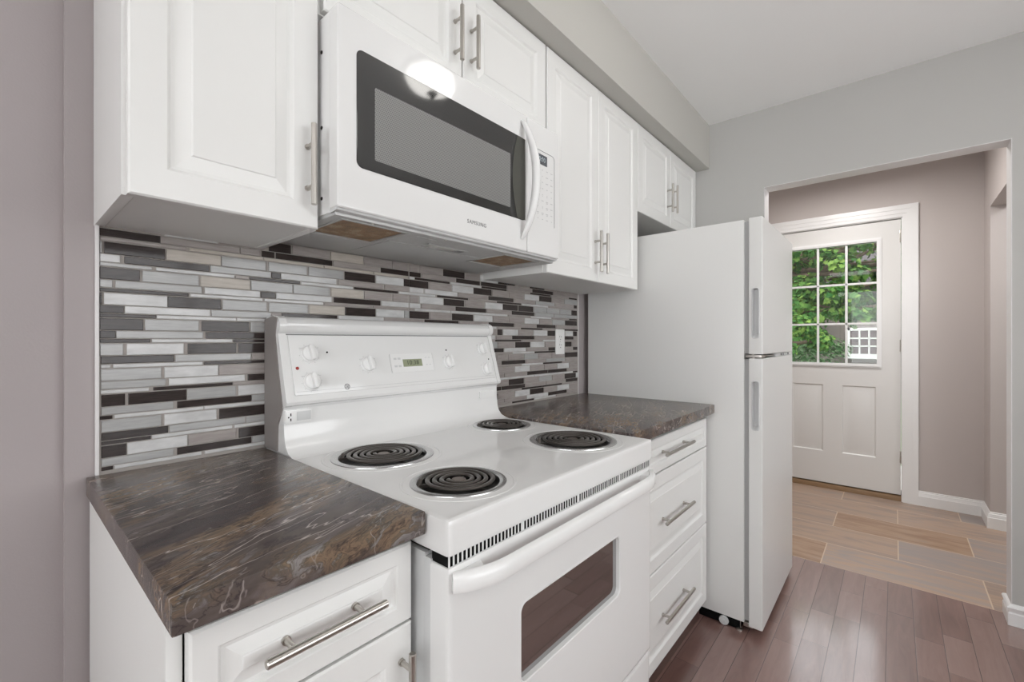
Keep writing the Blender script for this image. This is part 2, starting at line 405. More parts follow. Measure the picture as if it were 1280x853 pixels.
def thing(name, label, cat, loc=(0, 0, 0), group=None):
    o = bpy.data.objects.new(name, None); C.objects.link(o); o.location = loc; o.empty_display_size = 0.1
    o['label'] = label; o['category'] = cat
    if group: o['group'] = group
    return o
def tag(o, label, cat, group=None, kind=None):
    o['label'] = label; o['category'] = cat
    if group: o['group'] = group
    if kind: o['kind'] = kind
    return o
def struct(name, mb, m, parent=None, angle=35):
    o = mb.build(name, m, parent, angle)
    if parent is None: o['kind'] = 'structure'
    return o
def lettering(name, txt, size, loc, m, parent, rx=90, depth=0.0003, align='CENTER', rz=0, space=1.0):
    cu = bpy.data.curves.new(name, 'FONT'); cu.body = txt; cu.size = size; cu.extrude = depth
    cu.align_x = align; cu.align_y = 'CENTER'; cu.space_character = space; cu.materials.append(m)
    tmp = bpy.data.objects.new('tmp', cu); C.objects.link(tmp); bpy.context.view_layer.update()
    me = bpy.data.meshes.new_from_object(tmp.evaluated_get(bpy.context.evaluated_depsgraph_get()))
    bpy.data.objects.remove(tmp); me.name = name
    if not me.materials: me.materials.append(m)
    o = bpy.data.objects.new(name, me); C.objects.link(o)
    off = Vector((0, 0, 0)); p = parent
    while p is not None: off += p.location; p = p.parent
    o.location = Vector(loc) - off; o.rotation_euler = (math.radians(rx), 0, math.radians(rz)); o.parent = parent
    return o

# ------------------------------------------------------------------ room shell
W, CEIL = 2.355, 2.50
W2 = 2.455
D = 3.956
SOF = -0.392
mb = MB().box(-3.1, W2, -3.3, 0.3, -0.12, 0); struct('floor', mb, M['hardwood'])
mb = MB().box(W2, 4.12, -3.3, 0.3, -0.12, 0); struct('floor_foyer', mb, M['floortile'])
mb = MB().box(-3.1, 4.2, -3.3, 0.3, CEIL, CEIL + 0.1); struct('ceiling', mb, M['ceil'])
# back wall and the hall corner left of it
mb = MB().box(-0.366, 4.2, 0, 0.12, 0, CEIL); struct('wall_back', mb, M['wallhall'])
mb = MB().box(-3.1, -0.366, 0.022, 0.14, 0, CEIL); struct('wall_recess', mb, M['wallhall'])
# west wall with a large window opening, south wall with another (both unseen, added to let light in)
def wall_with_hole(name, axis, c0, c1, a0, a1, h0, h1, z0, z1, m):
    mb = MB()
    def bx(p0, p1, q0, q1):
        if axis == 'x': mb.box(c0, c1, p0, p1, q0, q1)
        else: mb.box(p0, p1, c0, c1, q0, q1)
    bx(a0, h0, 0, CEIL); bx(h1, a1, 0, CEIL); bx(h0, h1, 0, z0); bx(h0, h1, z1, CEIL)
    return struct(name, mb, m)
wall_with_hole('wall_left', 'x', -3.1, -3.0, -3.3, 0.3, -2.9, -0.3, 0.7, 2.25, M['wallhall'])
wall_with_hole('wall_front', 'y', -3.3, -3.2, -3.0, 4.2, -0.6, 1.8, 0.85, 2.2, M['wall'])
def added_window(name, axis, c, a0, a1, z0, z1):  # unseen windows added so skylight can enter the closed room
    f = MB(); p = MB(); fr = 0.05
    def bx(m_, p0, p1, q0, q1, t):
        if axis == 'x': m_.box(c - t, c + t, p0, p1, q0, q1, 0.004)
        else: m_.box(p0, p1, c - t, c + t, q0, q1, 0.004)
    for q in ((a0, a0 + fr, z0, z1), (a1 - fr, a1, z0, z1), ((a0 + a1) / 2 - 0.03, (a0 + a1) / 2 + 0.03, z0, z1), (a0, a1, z0, z0 + fr), (a0, a1, z1 - fr, z1)):
        bx(f, *q, 0.03)
    o = struct(name, f, M['trim'])
    bx(p, a0 + fr * .5, a1 - fr * .5, z0 + fr * .5, z1 - fr * .5, 0.003); p.build('pane', M['pane'], o)
added_window('added_window_1', 'x', -3.05, -2.9, -0.3, 0.7, 2.25)
added_window('added_window_2', 'y', -3.25, -0.6, 1.8, 0.85, 2.2)

# east wall with the opening to the foyer
OL, OR, OZ = -0.685, -1.617, 2.062
mb = MB()
mb.box(W, W2, OL, 0, 0, CEIL); mb.box(W, W2, -3.2, OR, 0, CEIL); mb.box(W, W2, OR, OL, OZ, CEIL)
struct('wall_right', mb, M['wall'])
# plastered reveal of the opening, pale, with its corner beads
mb = MB()
mb.box(W - 0.001, W2 + 0.001, OR, OL, OZ - 0.003, OZ)
mb.box(W - 0.001, W2 + 0.001, OL - 0.003, OL, 0, OZ)
mb.box(W - 0.001, W2 + 0.001, OR, OR + 0.003, 0, OZ)
struct('trim_opening', mb, M['beadwhite'])
# soffit over the cabinets
mb = MB().box(-0.366, W, SOF, 0, 2.238, CEIL); struct('soffit', mb, M['soffit'])
# foyer
CW, SX = -1.705, 3.711
DR0, DR1, DZT = -0.449, -1.284, 2.125
mb = MB()
mb.box(D, D + 0.12, DR0, 0, 0, CEIL); mb.box(D, D + 0.12, CW - 0.1, DR1, 0, CEIL); mb.box(D, D + 0.12, DR1, DR0, DZT, CEIL)
struct('wall_foyer_door', mb, M['foyer'])
mb = MB()
mb.box(SX, D, CW - 0.1, CW, 0, CEIL); mb.box(W2, SX, CW - 0.1, CW, 2.066, CEIL)
struct('wall_foyer_side', mb, M['foyer'])
mb = MB().box(W2, D, -0.19, -0.12, 0, CEIL); struct('wall_foyer_left', mb, M['foyer'])
mb = MB().box(D, D + 0.12, -3.2, CW - 0.1, 0, CEIL); struct('wall_side_room', mb, M['foyer'])

# baseboards: stepped profile, (distance from wall, height)
BB = [(0, 0), (0.016, 0), (0.016, 0.068), (0.013, 0.072), (0.013, 0.079), (0.0105, 0.083), (0.0105, 0.091), (0.006, 0.097), (0.006, 0.103), (0, 0.105)]
BBK = [(0, 0), (0.014, 0), (0.014, 0.050), (0.011, 0.054), (0.011, 0.062), (0.015, 0.068), (0.017, 0.075), (0.013, 0.082), (0.006, 0.086), (0, 0.088)]
def bb_run(mb, p, q, nrm, prof, ext0=0, ext1=0):
    p, q, nrm = Vector(p), Vector(q), Vector(nrm); d = (q - p).normalized()
    t = bmesh.new()
    A = [t.verts.new(p + nrm * a + Vector((0, 0, b)) - d * a * ext0) for a, b in prof]
    B = [t.verts.new(q + nrm * a + Vector((0, 0, b)) + d * a * ext1) for a, b in prof]
    n = len(prof); t.faces.new(A[::-1]); t.faces.new(B)
    for k in range(n): t.faces.new((A[k], A[(k + 1) % n], B[(k + 1) % n], B[k]))
    bmesh.ops.recalc_face_normals(t, faces=t.faces); mb.add(t)
mb = MB()
bb_run(mb, (D, CW, 0), (D, DR1 - 0.088, 0), (-1, 0, 0), BB, -1, 0)
bb_run(mb, (D, CW, 0), (SX, CW, 0), (0, 1, 0), BB, -1, 1)
bb_run(mb, (SX, CW, 0), (SX, CW - 0.1, 0), (-1, 0, 0), BB, 1, 1)
struct('baseboard_foyer', mb, M['trim'])
mb = MB()
bb_run(mb, (W2, OR, 0), (W, OR, 0), (0, 1, 0), BBK, 1, 1)
bb_run(mb, (W, OR, 0), (W, -3.2, 0), (-1, 0, 0), BBK, 1, 0)
struct('baseboard_right', mb, M['trim'])

# ------------------------------------------------------------------ entry door with nine-lite window
dr = MB()
# casing: stepped flat band, three sides
def casing(mb, y0, y1, zt, x, wdt):
    # y0 left jamb, y1 right jamb, band outside them
    for (a, b, t) in ((0.0, wdt * 0.28, 0.012), (wdt * 0.62, wdt, 0.02), (wdt * 0.28, wdt * 0.62, 0.016)):
        mb.box(x - t, x, y1 - b, y1 - a, 0, zt + a, 0.0)
        mb.box(x - t, x, y0 + a, y0 + b, 0, zt + a, 0.0)
        mb.box(x - t, x, y1 - b, y0 + b, zt + a, zt + b, 0.0)
casing(dr, DR0, DR1, DZT, D, 0.088)
door = dr.build('door_1', M['trim']); door['kind'] = 'structure'
jm = MB()
jm.box(D, D + 0.12, DR0 - 0.006, DR0 + 0.0, 0, DZT); jm.box(D, D + 0.12, DR1, DR1 + 0.006, 0, DZT); jm.box(D, D + 0.12, DR1, DR0, DZT - 0.006, DZT)
jm.build('door_jamb', M['trim'], door)
DX = D + 0.018                                     # face of the slab
Z0 = 0.045
def yz_ring(mb, rects, x_of):
    """nested rectangles in the yz plane facing -x: (y0,y1,z0,z1,depth)"""
    t = bmesh.new(); rings = []
    for y0, y1, z0, z1, d in rects:
        rings.append([t.verts.new((x_of + d, y, z)) for y, z in ((y0, z0), (y1, z0), (y1, z1), (y0, z1))])
    for A, B in zip(rings, rings[1:]):
        for k in range(4): t.faces.new((A[k], A[(k + 1) % 4], B[(k + 1) % 4], B[k]))
    return t, rings
GY0, GY1, GZ0, GZ1 = -1.135, -0.572, 1.022, 1.965   # glass opening
sl = MB()
yA, yB = DR1 + 0.009, DR0 - 0.009
zT = DZT - 0.010
PN = [(-1.131, -0.920, 0.30, 0.845), (-0.795, -0.584, 0.30, 0.845)]
ys = [yA, PN[0][0], PN[0][1], PN[1][0], PN[1][1], yB]
# slab built of boxes round the glass opening; panels pressed into the lower half
sl.box(DX, DX + 0.044, yA, GY0, 0.845, zT); sl.box(DX, DX + 0.044, GY1, yB, 0.845, zT)
sl.box(DX, DX + 0.044, GY0, GY1, GZ1, zT); sl.box(DX, DX + 0.044, GY0, GY1, 0.845, GZ0)
sl.box(DX, DX + 0.044, yA, yB, Z0, 0.30)
sl.box(DX, DX + 0.044, yA, PN[0][0], 0.30, 0.845); sl.box(DX, DX + 0.044, PN[0][1], PN[1][0], 0.30, 0.845); sl.box(DX, DX + 0.044, PN[1][1], yB, 0.30, 0.845)
slab = sl.build('door_slab', M['doorpaint'], door)
for (a, b, c, d) in PN:
    p = MB()
    t, rings = yz_ring(p, [(a, b, c, d, 0.0), (a + .008, b - .008, c + .008, d - .008, 0.007), (a + .018, b - .018, c + .018, d - .018, 0.007),
                           (a + .045, b - .045, c + .045, d - .045, 0.001)], DX)
    t.faces.new(rings[-1]); bmesh.ops.recalc_face_normals(t, faces=t.faces); p.add(t)
    p.box(DX + 0.02, DX + 0.044, a, b, c, d)
    p.build('door_panel', M['doorpaint'], door, angle=20)
# raised plastic frame round the glass and the muntin grid
gf = MB()
for (e0, e1, t) in ((0.0, 0.008, 0.012), (0.008, 0.020, 0.015), (0.020, 0.030, 0.009)):
    gf.box(DX - t, DX + 0.02, GY0 - e1, GY0 - e0, GZ0 - e0, GZ1 + e0); gf.box(DX - t, DX + 0.02, GY1 + e0, GY1 + e1, GZ0 - e0, GZ1 + e0)
    gf.box(DX - t, DX + 0.02, GY0 - e1, GY1 + e1, GZ0 - e1, GZ0 - e0); gf.box(DX - t, DX + 0.02, GY0 - e1, GY1 + e1, GZ1 + e0, GZ1 + e1)
gfo = gf.build('window_frame', M['trim'], door)
mu = MB()
for k in (1, 2):
    y = GY0 + (GY1 - GY0) * k / 3; z = GZ0 + (GZ1 - GZ0) * k / 3
    mu.box(DX + 0.004, DX + 0.018, y - 0.008, y + 0.008, GZ0, GZ1, 0.002)
    mu.box(DX + 0.004, DX + 0.018, GY0, GY1, z - 0.008, z + 0.008, 0.002)
mu.build('muntin_grid', M['trim'], gfo)
MB().box(DX + 0.020, DX + 0.024, GY0, GY1, GZ0, GZ1).build('pane', M['pane'], gfo)
for z in (1.985, 1.165, 0.33):
    h = MB(); h.box(DX - 0.006, DX + 0.0, DR1 + 0.002, DR1 + 0.016, z - 0.045, z + 0.045, 0.001)
    for k in range(3): h.tube([(DX - 0.012, DR1 + 0.008, z - 0.045 + k * 0.03 + 0.001), (DX - 0.012, DR1 + 0.008, z - 0.045 + (k + 1) * 0.03 - 0.001)], 0.006, 10)
    h.build('hinge', M['steel'], door, label='satin metal hinge')
MB().box(D + 0.002, D + 0.12, DR1, DR0, 0.0, 0.035, 0.003).build('threshold', mat('bronze_threshold', hx(150, 122, 92), 0.4), door)
MB().box(D + 0.06, D + 0.1, DR1, DR0, 0.03, 0.06).build('weather_strip', M['black'], door)
kb = MB(); kb.lathe([(0, 0.0), (0.032, 0.0), (0.032, 0.008), (0.012, 0.012), (0.012, 0.035), (0.026, 0.042), (0.030, 0.055), (0.022, 0.068), (0, 0.070)], (DX, -0.515, 0.98), mtx=Matrix.Rotation(math.radians(-90), 4, 'Y'))
kb.build('door_knob', M['steel'], door)

# ------------------------------------------------------------------ cabinets
def raised(mb, x0, x1, z0, z1, yf, t=0.019, fr=0.050, k=1.0):
    a = fr
    R = [(0, t), (0, 0.003), (0.003, 0), (a, 0), (a + .002, .0015), (a + .006 * k, .0060), (a + .012 * k, .0066), (a + .034 * k, .0020), (a + .0355 * k, .0004), (a + .037 * k, 0)]
    mb.loops([(x0 + i, x1 - i, z0 + i, z1 - i, yf + d) for i, d in R]); return mb
def bar_pull(parent, x, z, L, vertical, y=-0.32, pitch=None, r=0.006, out=0.030):
    pitch = pitch or L * 0.6
    mb = MB(); yb = y - out
    d = Vector((0, 0, 1)) if vertical else Vector((1, 0, 0))
    c = Vector((x, yb, z))
    mb.tube([c - d * (L / 2), c - d * (L / 2 - .0012), c + d * (L / 2 - .0012), c + d * (L / 2)], [r * .8, r, r, r * .8], 14)
    for s in (-1, 1):
        p = c + d * s * pitch / 2
        mb.tube([p, Vector((p.x, y - .002, p.z))], 0.0042, 10); mb.tube([Vector((p.x, y - .004, p.z)), Vector((p.x, y, p.z))], 0.0058, 12)
    return mb.build('handle', M['steel'], parent, label='brushed nickel bar pull')
YC = -0.301            # front of the upper carcasses
def upper(name, label, x0, x1, z0, z1, doors, group='white raised-panel upper cabinets', yc=YC):
    t = thing(name, label, 'cabinet', (x0, 0, z0), group)
    c = MB()
    c.box(x0, x0 + .016, yc, -.001, z0, z1, .0008); c.box(x1 - .016, x1, yc, -.001, z0, z1, .0008)
    c.box(x0 + .0168, x1 - .0168, yc, -.001, z0 + .0012, z0 + .016); c.box(x0 + .016, x1 - .016, yc, -.001, z1 - .016, z1)
    c.box(x0 + .016, x1 - .016, -.012, -.002, z0 + .01, z1 - .01)
    c.build('carcass', M['carcass'], t)
    for (a, b, c0, c1, hxp, hz) in doors:
        d = raised(MB(), a, b, c0, c1, -.320).build('door', M['cab'], t, angle=7)
        if hxp is not None: bar_pull(d, hxp, hz, .165 if c1 - c0 > .5 or hz > 1.95 and hz < 1.96 else .150, True, pitch=.085)
    return t
ZT = 2.233
upper('wall_cabinet', 'single-door white upper cabinet at the far left, over the near brown worktop', -.324, -.008, 1.4385, 2.237,
      [(-.3185, -.0115, 1.4385, ZT, -.035, 1.561)])
upper('wall_cabinet', 'short white upper cabinet directly above the microwave, two doors with handles meeting in the middle', -.004, .797, 1.905, 2.237,
      [(.0005, .399, 1.908, ZT, .371, 2.040), (.403, .794, 1.908, ZT, .433, 2.045)])
upper('wall_cabinet', 'tall double-door white upper cabinet between the microwave and the fridge', .7985, 1.5245, 1.4425, 2.237,
      [(.8015, 1.1545, 1.4425, ZT, 1.128, 1.562), (1.1575, 1.5225, 1.4425, ZT, 1.180, 1.560)])
t = upper('wall_cabinet', 'short white double-door upper cabinet above the refrigerator beside the grey wall', 1.5255, 2.336, 1.815, 2.237,
      [(1.529, 1.927, 1.816, ZT, 1.884, 1.960), (1.930, 2.333, 1.816, ZT, 1.951, 1.968)])
MB().box(2.336, 2.354, -.312, -.29, 1.815, 2.237, .001).build('filler_strip', M['carcass'], t)

# base cabinets
YD = -0.637
t = thing('base_cabinet', 'white base cabinet left of the range, under the near brown worktop', 'cabinet', (-.17, -.3, 0), 'white raised-panel base cabinets')
c = MB(); x0, x1 = -.331, -.0065
c.box(x0, x0 + .016, -.616, -.012, 0.0, .892, .0008); c.box(x1 - .016, x1, -.616, -.012, .09, .892)
c.box(x0 + .016, x1 - .016, -.600, -.02, .09, .106); c.box(x0 + .016, x1 - .016, -.02, -.012, .09, .892); c.box(x0 + .016, x1 - .016, -.616, -.58, .876, .892)
c.box(x0 + .016, x1 - .016, -.614, -.58, .738, .752)
c.build('carcass', M['carcass'], t)
MB().box(x0 + .016, x1, -.570, -.555, 0, .09).build('toe_kick', M['toekick'], t)
d = raised(MB(), -.3135, -.0085, .748, .874, YD, fr=.028, k=.75).build('drawer', M['cab'], t, angle=7)
bar_pull(d, -.160, .8145, .168, False, YD, pitch=.098)
d = raised(MB(), -.3135, -.0085, .100, .7435, YD, fr=.050).build('door', M['cab'], t, angle=7)
bar_pull(d, -.030, .640, .150, True, YD, pitch=.096)

t = thing('base_cabinet', 'white three-drawer base cabinet between the range and the refrigerator', 'cabinet', (1.15, -.3, 0), 'white raised-panel base cabinets')
c = MB(); x0, x1 = .768, 1.536
c.box(x0, x0 + .016, -.606, -.012, 0.0, .892); c.box(x1 - .016, x1, -.606, -.012, .09, .892, .0008)
c.box(x0 + .016, x1 - .016, -.600, -.02, .09, .106); c.box(x0 + .016, x1 - .016, -.02, -.012, .09, .892); c.box(x0 + .016, x1 - .016, -.606, -.57, .876, .892)
c.build('carcass', M['carcass'], t)
MB().box(x0 + .016, x1, -.597, -.582, 0, .092).build('toe_kick', M['toekick'], t, label='dark brown toe kick')
YD2 = -.628
for z0, z1, hz in ((.7535, .872, .818), (.4275, .7485, .586), (.092, .4225, .254)):
    d = raised(MB(), .771, 1.5335, z0, z1, YD2, fr=.030 if z1 - z0 < .2 else .045, k=.75 if z1 - z0 < .2 else 1).build('drawer', M['cab'], t, angle=7)
    bar_pull(d, 1.155, hz, .275, False, YD2, pitch=.20, r=.0058)

# worktops
o = MB().box(-.336, -.0045, -.667, -.0095, .893, .930, .003).build('countertop', M['worktop'])
tag(o, 'short brown marble-pattern laminate worktop left of the range, nearest the camera', 'countertop', 'brown marble-pattern worktops')
o = MB().box(.7665, 1.5535, -.655, -.0095, .893, .930, .003).build('countertop', M['worktop2'])
tag(o, 'brown marble-pattern laminate worktop between the range and the refrigerator', 'countertop', 'brown marble-pattern worktops')

# ------------------------------------------------------------------ mosaic splashback
TILES = {
    'R0': 'D9,64 T68,172 B176,279 T282,381 T384,443 T451,485 T491,591 D598,701 T706,783',
    'M0': 'D-317,-217 T-216,-60 T-58,-12 D-8,22 D26,180 T183,336 D341,446 D451,496 T501,654 D661,783 D791,942 T948,1114 D1119,1273 T1278,1484',
    'S0': 'T-317,-169 B-163,-6 B-3,153 B156,312 B315,443 W451,471 D473,627 W632,789 D795,942 T948,1094 D1104,1256 T1262,1408 D1414,1484',
    'T0': 'G-319,-312 D-309,-208 B-205,-100 G-98,1 G8,107 G112,214 D219,319 W323,426 D451,529 T535,634 W640,746 D751,850 T855,951 T958,1054 W1061,1165 D1171,1262 T1268,1366 G1374,1484',
    'M1': 'W-319,-284 D-277,-124 G-121,13 W39,192 T198,349 T354,446 W451,508 W514,664 T669,828 D834,986 T993,1134 G1141,1284 T1292,1452 D1459,1484',
    'S1': 'G-319,-231 W-224,-71 D-37,88 W92,244 D249,405 W409,560 D570,720 T725,878 D884,1037 W1043,1234 T1242,1484',
    'T1': 'D-316,-252 G-247,-145 B-141,-36 G-33,68 G71,172 B177,280 T283,379 T385,443 T451,486 W492,596 D601,699 T704,808 W814,916 D920,1015 D1021,1122 G1127,1221 G1227,1327 G1334,1430 D1438,1484',
    'M2': 'G-319,-296 G-291,-139 W-133,-13 W27,178 D185,339 W343,446 W451,494 T499,654 D658,818 T823,971 D977,1129 G1136,1278 G1286,1484',
    'S2': 'D-318,-165 W-161,-7 W-2,153 T156,309 T313,446 T451,468 W472,630 W635,946 T952,1099 W1106,1262 T1267,1408 D1417,1484',
    'T2': 'D-319,-312 W-309,-204 D-203,-100 G-96,3 G9,109 B114,218 D221,321 W324,428 D451,532 T536,635 D640,746 W751,854 T859,952 T958,1056 W1062,1165 T1171,1264 G1271,1374 D1380,1484',
    'M3': 'D-318,-278 W-276,-122 G-119,13 D41,195 W199,350 T354,446 T451,509 D514,671 T676,830 D835,988 T993,1145 D1151,1295 T1303,1484',
    'S3': 'D-318,-224 W-223,-68 W-65,23 G25,136 W139,309 D312,443 T451,588 W594,878 T887,1032 D1039,1191 T1197,1351 D1360,1477',
    'T3': 'D-318,-246 G-243,-145 D-139,-38 G-34,5 T814,878 D887,914 W920,1015 T1021,1119 W1126,1229 D1235,1295 G1302,1372 W1380,1445 D1453,1484',
    'M4': 'D-318,-291 G-290,-136 D-131,5 W814,870 T878,975 D980,1129 T1136,1295 T1301,1372 D1378,1452 T1459,1484',
    'S4': 'D-317,-234 W-231,-76 D-73,5 D874,1037 T1043,1191 W1197,1330 T1337,1484',
    'T4': 'G-315,-279 W-273,-174 D-166,-67 D-62,5 T887,993 D1000,1099 W1104,1205 T1213,1295 T1302,1372 D1380,1435 T1443,1484',
    'M5': 'D-314,-192 G-189,-34 T-31,5 D875,922 W926,1069 T1075,1234 D1241,1297 T1302,1446 D1452,1489',
    'S5': 'G-314,-299 W-295,-137 D-134,5 T875,975 W980,1130 D1136,1297 T1302,1489',
    'T5': 'G-314,-215 W-209,-106 T-104,5 T881,948 T953,1053 G1060,1156 T1162,1261 T1267,1372 D1377,1489',
    'M6': 'G-314,-207 W-201,-48 D-41,5 T875,910 D913,1065 T1070,1216 G1222,1376 T1382,1489',
    'S6': 'W-314,-236 D-229,-75 T-73,5 T875,1037 W1041,1194 D1200,1349 T1355,1489',
    'T6': 'D-313,-276 D-271,-169 G-167,-68 W-62,5 T875,991 W996,1098 T1103,1204 T1208,1306 W1312,1410 T1415,1489',
    'M7': 'G-313,-193 D-186,-33 G-31,5 T875,926 T929,1074 D1082,1233 D1238,1390 T1396,1489',
    'S7': 'D-315,-296 W-293,-136 W-134,5 W875,1128 W1133,1446 D1452,1489',
    'T7': 'G-313,-215 W-209,-109 D-103,5 T875,953 D958,1055 T1060,1162 G1167,1263 T1269,1372 D1377,1474',
    'M8': 'D-313,-203 G-200,-48 G-45,5 D875,908 D913,1064 T1070,1216 T1222,1381 D1387,1489',
    'S8': 'D-313,-233 W-231,-76 W-71,5 T881,1039 D1044,1188 D1192,1349 T1355,1489',
    'T8': 'D-313,-274 W-272,-167 T-165,-67 D-61,5 D875,886 T891,992 W997,1096 D1102,1200 T1204,1306 W1312,1413 T1418,1489',
    'M9': 'G-313,-193 D-186,-33 G-31,5 T875,922 T927,1074 W1078,1234 D1240,1390 T1396,1489',
    'S9': 'D-313,-295 W-293,-140 W-133,5 T875,975 D980,1127 W1132,1297 T1302,1489',
}

random.seed(5)
cols = ['tD', 'tG', 'tW', 'tB', 'tT']; mats = [M['grout']] + [M[c] for c in cols]; MI = {'D': 1, 'G': 2, 'W': 3, 'B': 4, 'T': 5}
bs = MB().box(-.3165, 1.4965, -.0060, -.0005, .928, 1.478)
P_ = 0.05262; ZT0 = 1.408
HT = {'T': .0238, 'M': .0152, 'S': .0071}; OFF = {'R': P_, 'M': -.0255, 'S': -.0427, 'T': 0}
def tile(bm, x0, x1, z0, z1, mi):
    i = .0009; yb, yf = -.0058, -.0088
    a = [bm.verts.new(p) for p in ((x0, yb, z0), (x1, yb, z0), (x1, yb, z1), (x0, yb, z1))]
    b = [bm.verts.new(p) for p in ((x0, yf + .0008, z0), (x1, yf + .0008, z0), (x1, yf + .0008, z1), (x0, yf + .0008, z1))]
    c = [bm.verts.new(p) for p in ((x0 + i, yf, z0 + i), (x1 - i, yf, z0 + i), (x1 - i, yf, z1 - i), (x0 + i, yf, z1 - i))]
    for A, B in ((a, b), (b, c)):
        for k in range(4): bm.faces.new((A[k], A[(k + 1) % 4], B[(k + 1) % 4], B[k])).material_index = mi
    bm.faces.new(c).material_index = mi
for k in range(-1, 10):
    for typ in 'TMS':
        h = HT[typ]
        if typ == 'T':
            zt = ZT0 - k * P_; key = 'R0' if k == -1 else 'T%d' % k
        else:
            zt = ZT0 - k * P_ - (.0258 if typ == 'M' else .0430); key = '%s%d' % (typ, k + 1)
        zt = min(zt, 1.4765); zb = max(zt - h, .9325)
        if zt - zb < .002: continue
        segs = []
        for s in TILES.get(key, '').split():
            a, b = s[1:].split(','); segs.append((int(a) / 1000, int(b) / 1000, s[0]))
        Ln = {'T': .103, 'M': .154, 'S': .157}[typ]
        x = -.315
        fill = []
        for a, b, c_ in segs + [(1.4955, 9, None)]:
            a = max(a, -.3155)
            while a - x > .012:
                e = min(x + Ln, a - .002)
                fill.append((x, e, random.choice('DGWTTTD'))); x = e + .0025
            if c_: fill.append((max(a, -.3155), min(b, 1.4955), c_)); x = b + .0025
        for a, b, c_ in fill:
            if b - a > .003: tile(bs.bm, a, b, zb, zt, MI[c_])
bmesh.ops.recalc_face_normals(bs.bm, faces=bs.bm.faces)
t = thing('mosaic_backsplash', 'linear mosaic splashback of dark, grey, white and taupe tiles on the wall behind the range', 'backsplash', (.6, 0, .93))
bs.build('mosaic_tile', mats, t, angle=20)
MB().box(-.3225, -.3165, -.0105, -.0005, .930, 1.478, .001).build('edge_trim', M['beadwhite'], t, label='white edge strip')
MB().box(1.4965, 1.500, -.0095, -.0005, .930, 1.440, .0005).build('edge_trim', M['beadwhite'], t, label='white edge strip')

# wall socket on the tiles
t = thing('wall_outlet', 'white two-socket wall outlet on the mosaic tiles beside the refrigerator', 'outlet', (1.3275, -.009, 1.198))
MB().box(1.2905, 1.3645, -.0135, -.0090, 1.138, 1.258, .0022).build('cover_plate', M['plastic'], t)
for z in (1.2175, 1.1785):
    s = MB().box(1.3115, 1.3435, -.0155, -.013, z - .0145, z + .0145, .002).build('socket', M['plastic'], t)
    q = MB()
    for dx_, hh in ((-.0065, .009), (.0065, .007)): q.box(1.3275 + dx_ - .0011, 1.3275 + dx_ + .0011, -.0158, -.0150, z + .001, z + .001 + hh)
    q.lathe([(0, 0), (.0026, 0), (.0026, .0008), (0, .0008)], (1.3275, -.0158, z - .008), n=12, mtx=Matrix.Rotation(math.radians(-90), 4, 'X'))
    q.build('slots', M['black'], s)
MB().lathe([(0, 0), (.003, 0), (.0025, .001), (0, .0012)], (1.3275, -.0135, 1.198), n=12, mtx=Matrix.Rotation(math.radians(90), 4, 'X')).build('screw', M['steel'], t)

def cut(o, cutter_mb):
    """carve a shape out of a part (exact boolean, evaluated once)"""
    co = cutter_mb.build('cutter', M['black'])
    md = o.modifiers.new('b', 'BOOLEAN'); md.object = co; md.solver = 'EXACT'
    bpy.context.view_layer.update()
    dg = bpy.context.evaluated_depsgraph_get()
    me = bpy.data.meshes.new_from_object(o.evaluated_get(dg)); o.modifiers.clear()
    old = o.data; o.data = me; bpy.data.meshes.remove(old)
    bpy.data.objects.remove(co)
    for p in o.data.polygons: p.use_smooth = p.area < 2.0e-3
    o.data.set_sharp_from_angle(angle=math.radians(28)); return o
def rr_xz(x0, x1, z0, z1, r, seg=6):
    pts = []
    for cx, cz, a0 in ((x1 - r, z0 + r, -90), (x1 - r, z1 - r, 0), (x0 + r, z1 - r, 90), (x0 + r, z0 + r, 180)):
        for k in range(seg + 1):
            a = math.radians(a0 + 90 * k / seg); pts.append((cx + r * math.cos(a), cz + r * math.sin(a)))
    return pts

# ------------------------------------------------------------------ microwave over the range
mw = thing('microwave', 'white over-the-range microwave with a black glass door and bowed handle', 'microwave', (.38, -.2, 1.46))
b = MB().box(-.0035, .764, -.352, -.010, 1.470, 1.888, .003)
body = b.build('body', M['appl'], mw)
for z in (1.815, 1.655, 1.505): MB().lathe([(0, 0), (.004, 0), (.0035, .0015), (0, .002)], (-.0035, -.318, z), n=12, mtx=Matrix.Rotation(math.radians(-90), 4, 'Y')).build('screw', M['iron'], mw, label='dark side screw')
YM = -.393
dr = MB().box(-.008, .5985, YM, -.356, 1.474, 1.886, .007, seg=3)
mdoor = dr.build('door', M['appl'], mw)
cp = MB().box(.6005, .766, YM, -.356, 1.474, 1.886, .007, seg=3)
ctl = cp.build('control_panel', M['appl'], mw)
# bottom trim lip and belly
MB().prism([(-.356, 1.474), (YM + .006, 1.474), (YM + .008, 1.4695), (-.356, 1.4665)], -.006, .764, 'x').build('bottom_trim', M['plastic_grey'], mw)
be = MB().box(-.002, .762, -.372, -.012, 1.462, 1.470, .002)
belly = be.build('underside_panel', M['mwbelly'], mw, label='grey painted underside panel')
for x0, x1 in ((.026, .190), (.545, .705)):
    cut(belly, MB().box(x0, x1, -.350, -.190, 1.458, 1.4665))
for x0, x1 in ((.026, .190), (.545, .705)):
    f = MB()
    for q in ((x0 - .006, x0 + .001, -.356, -.184), (x1 - .001, x1 + .006, -.356, -.184), (x0, x1, -.356, -.349), (x0, x1, -.191, -.184)):
        f.box(*q, 1.4605, 1.4625, .0006)
    ff = f.build('filter_frame', M['mwbelly'], mw)
    MB().box(x0 + .002, x1 - .002, -.348, -.192, 1.4645, 1.4662).build('mesh_filter', M['filter'], ff, label='greasy brown perforated filter')
f = MB().box(.295, .435, -.304, -.268, 1.4598, 1.4622, .0008); lf = f.build('lamp_frame', M['mwbelly'], mw)
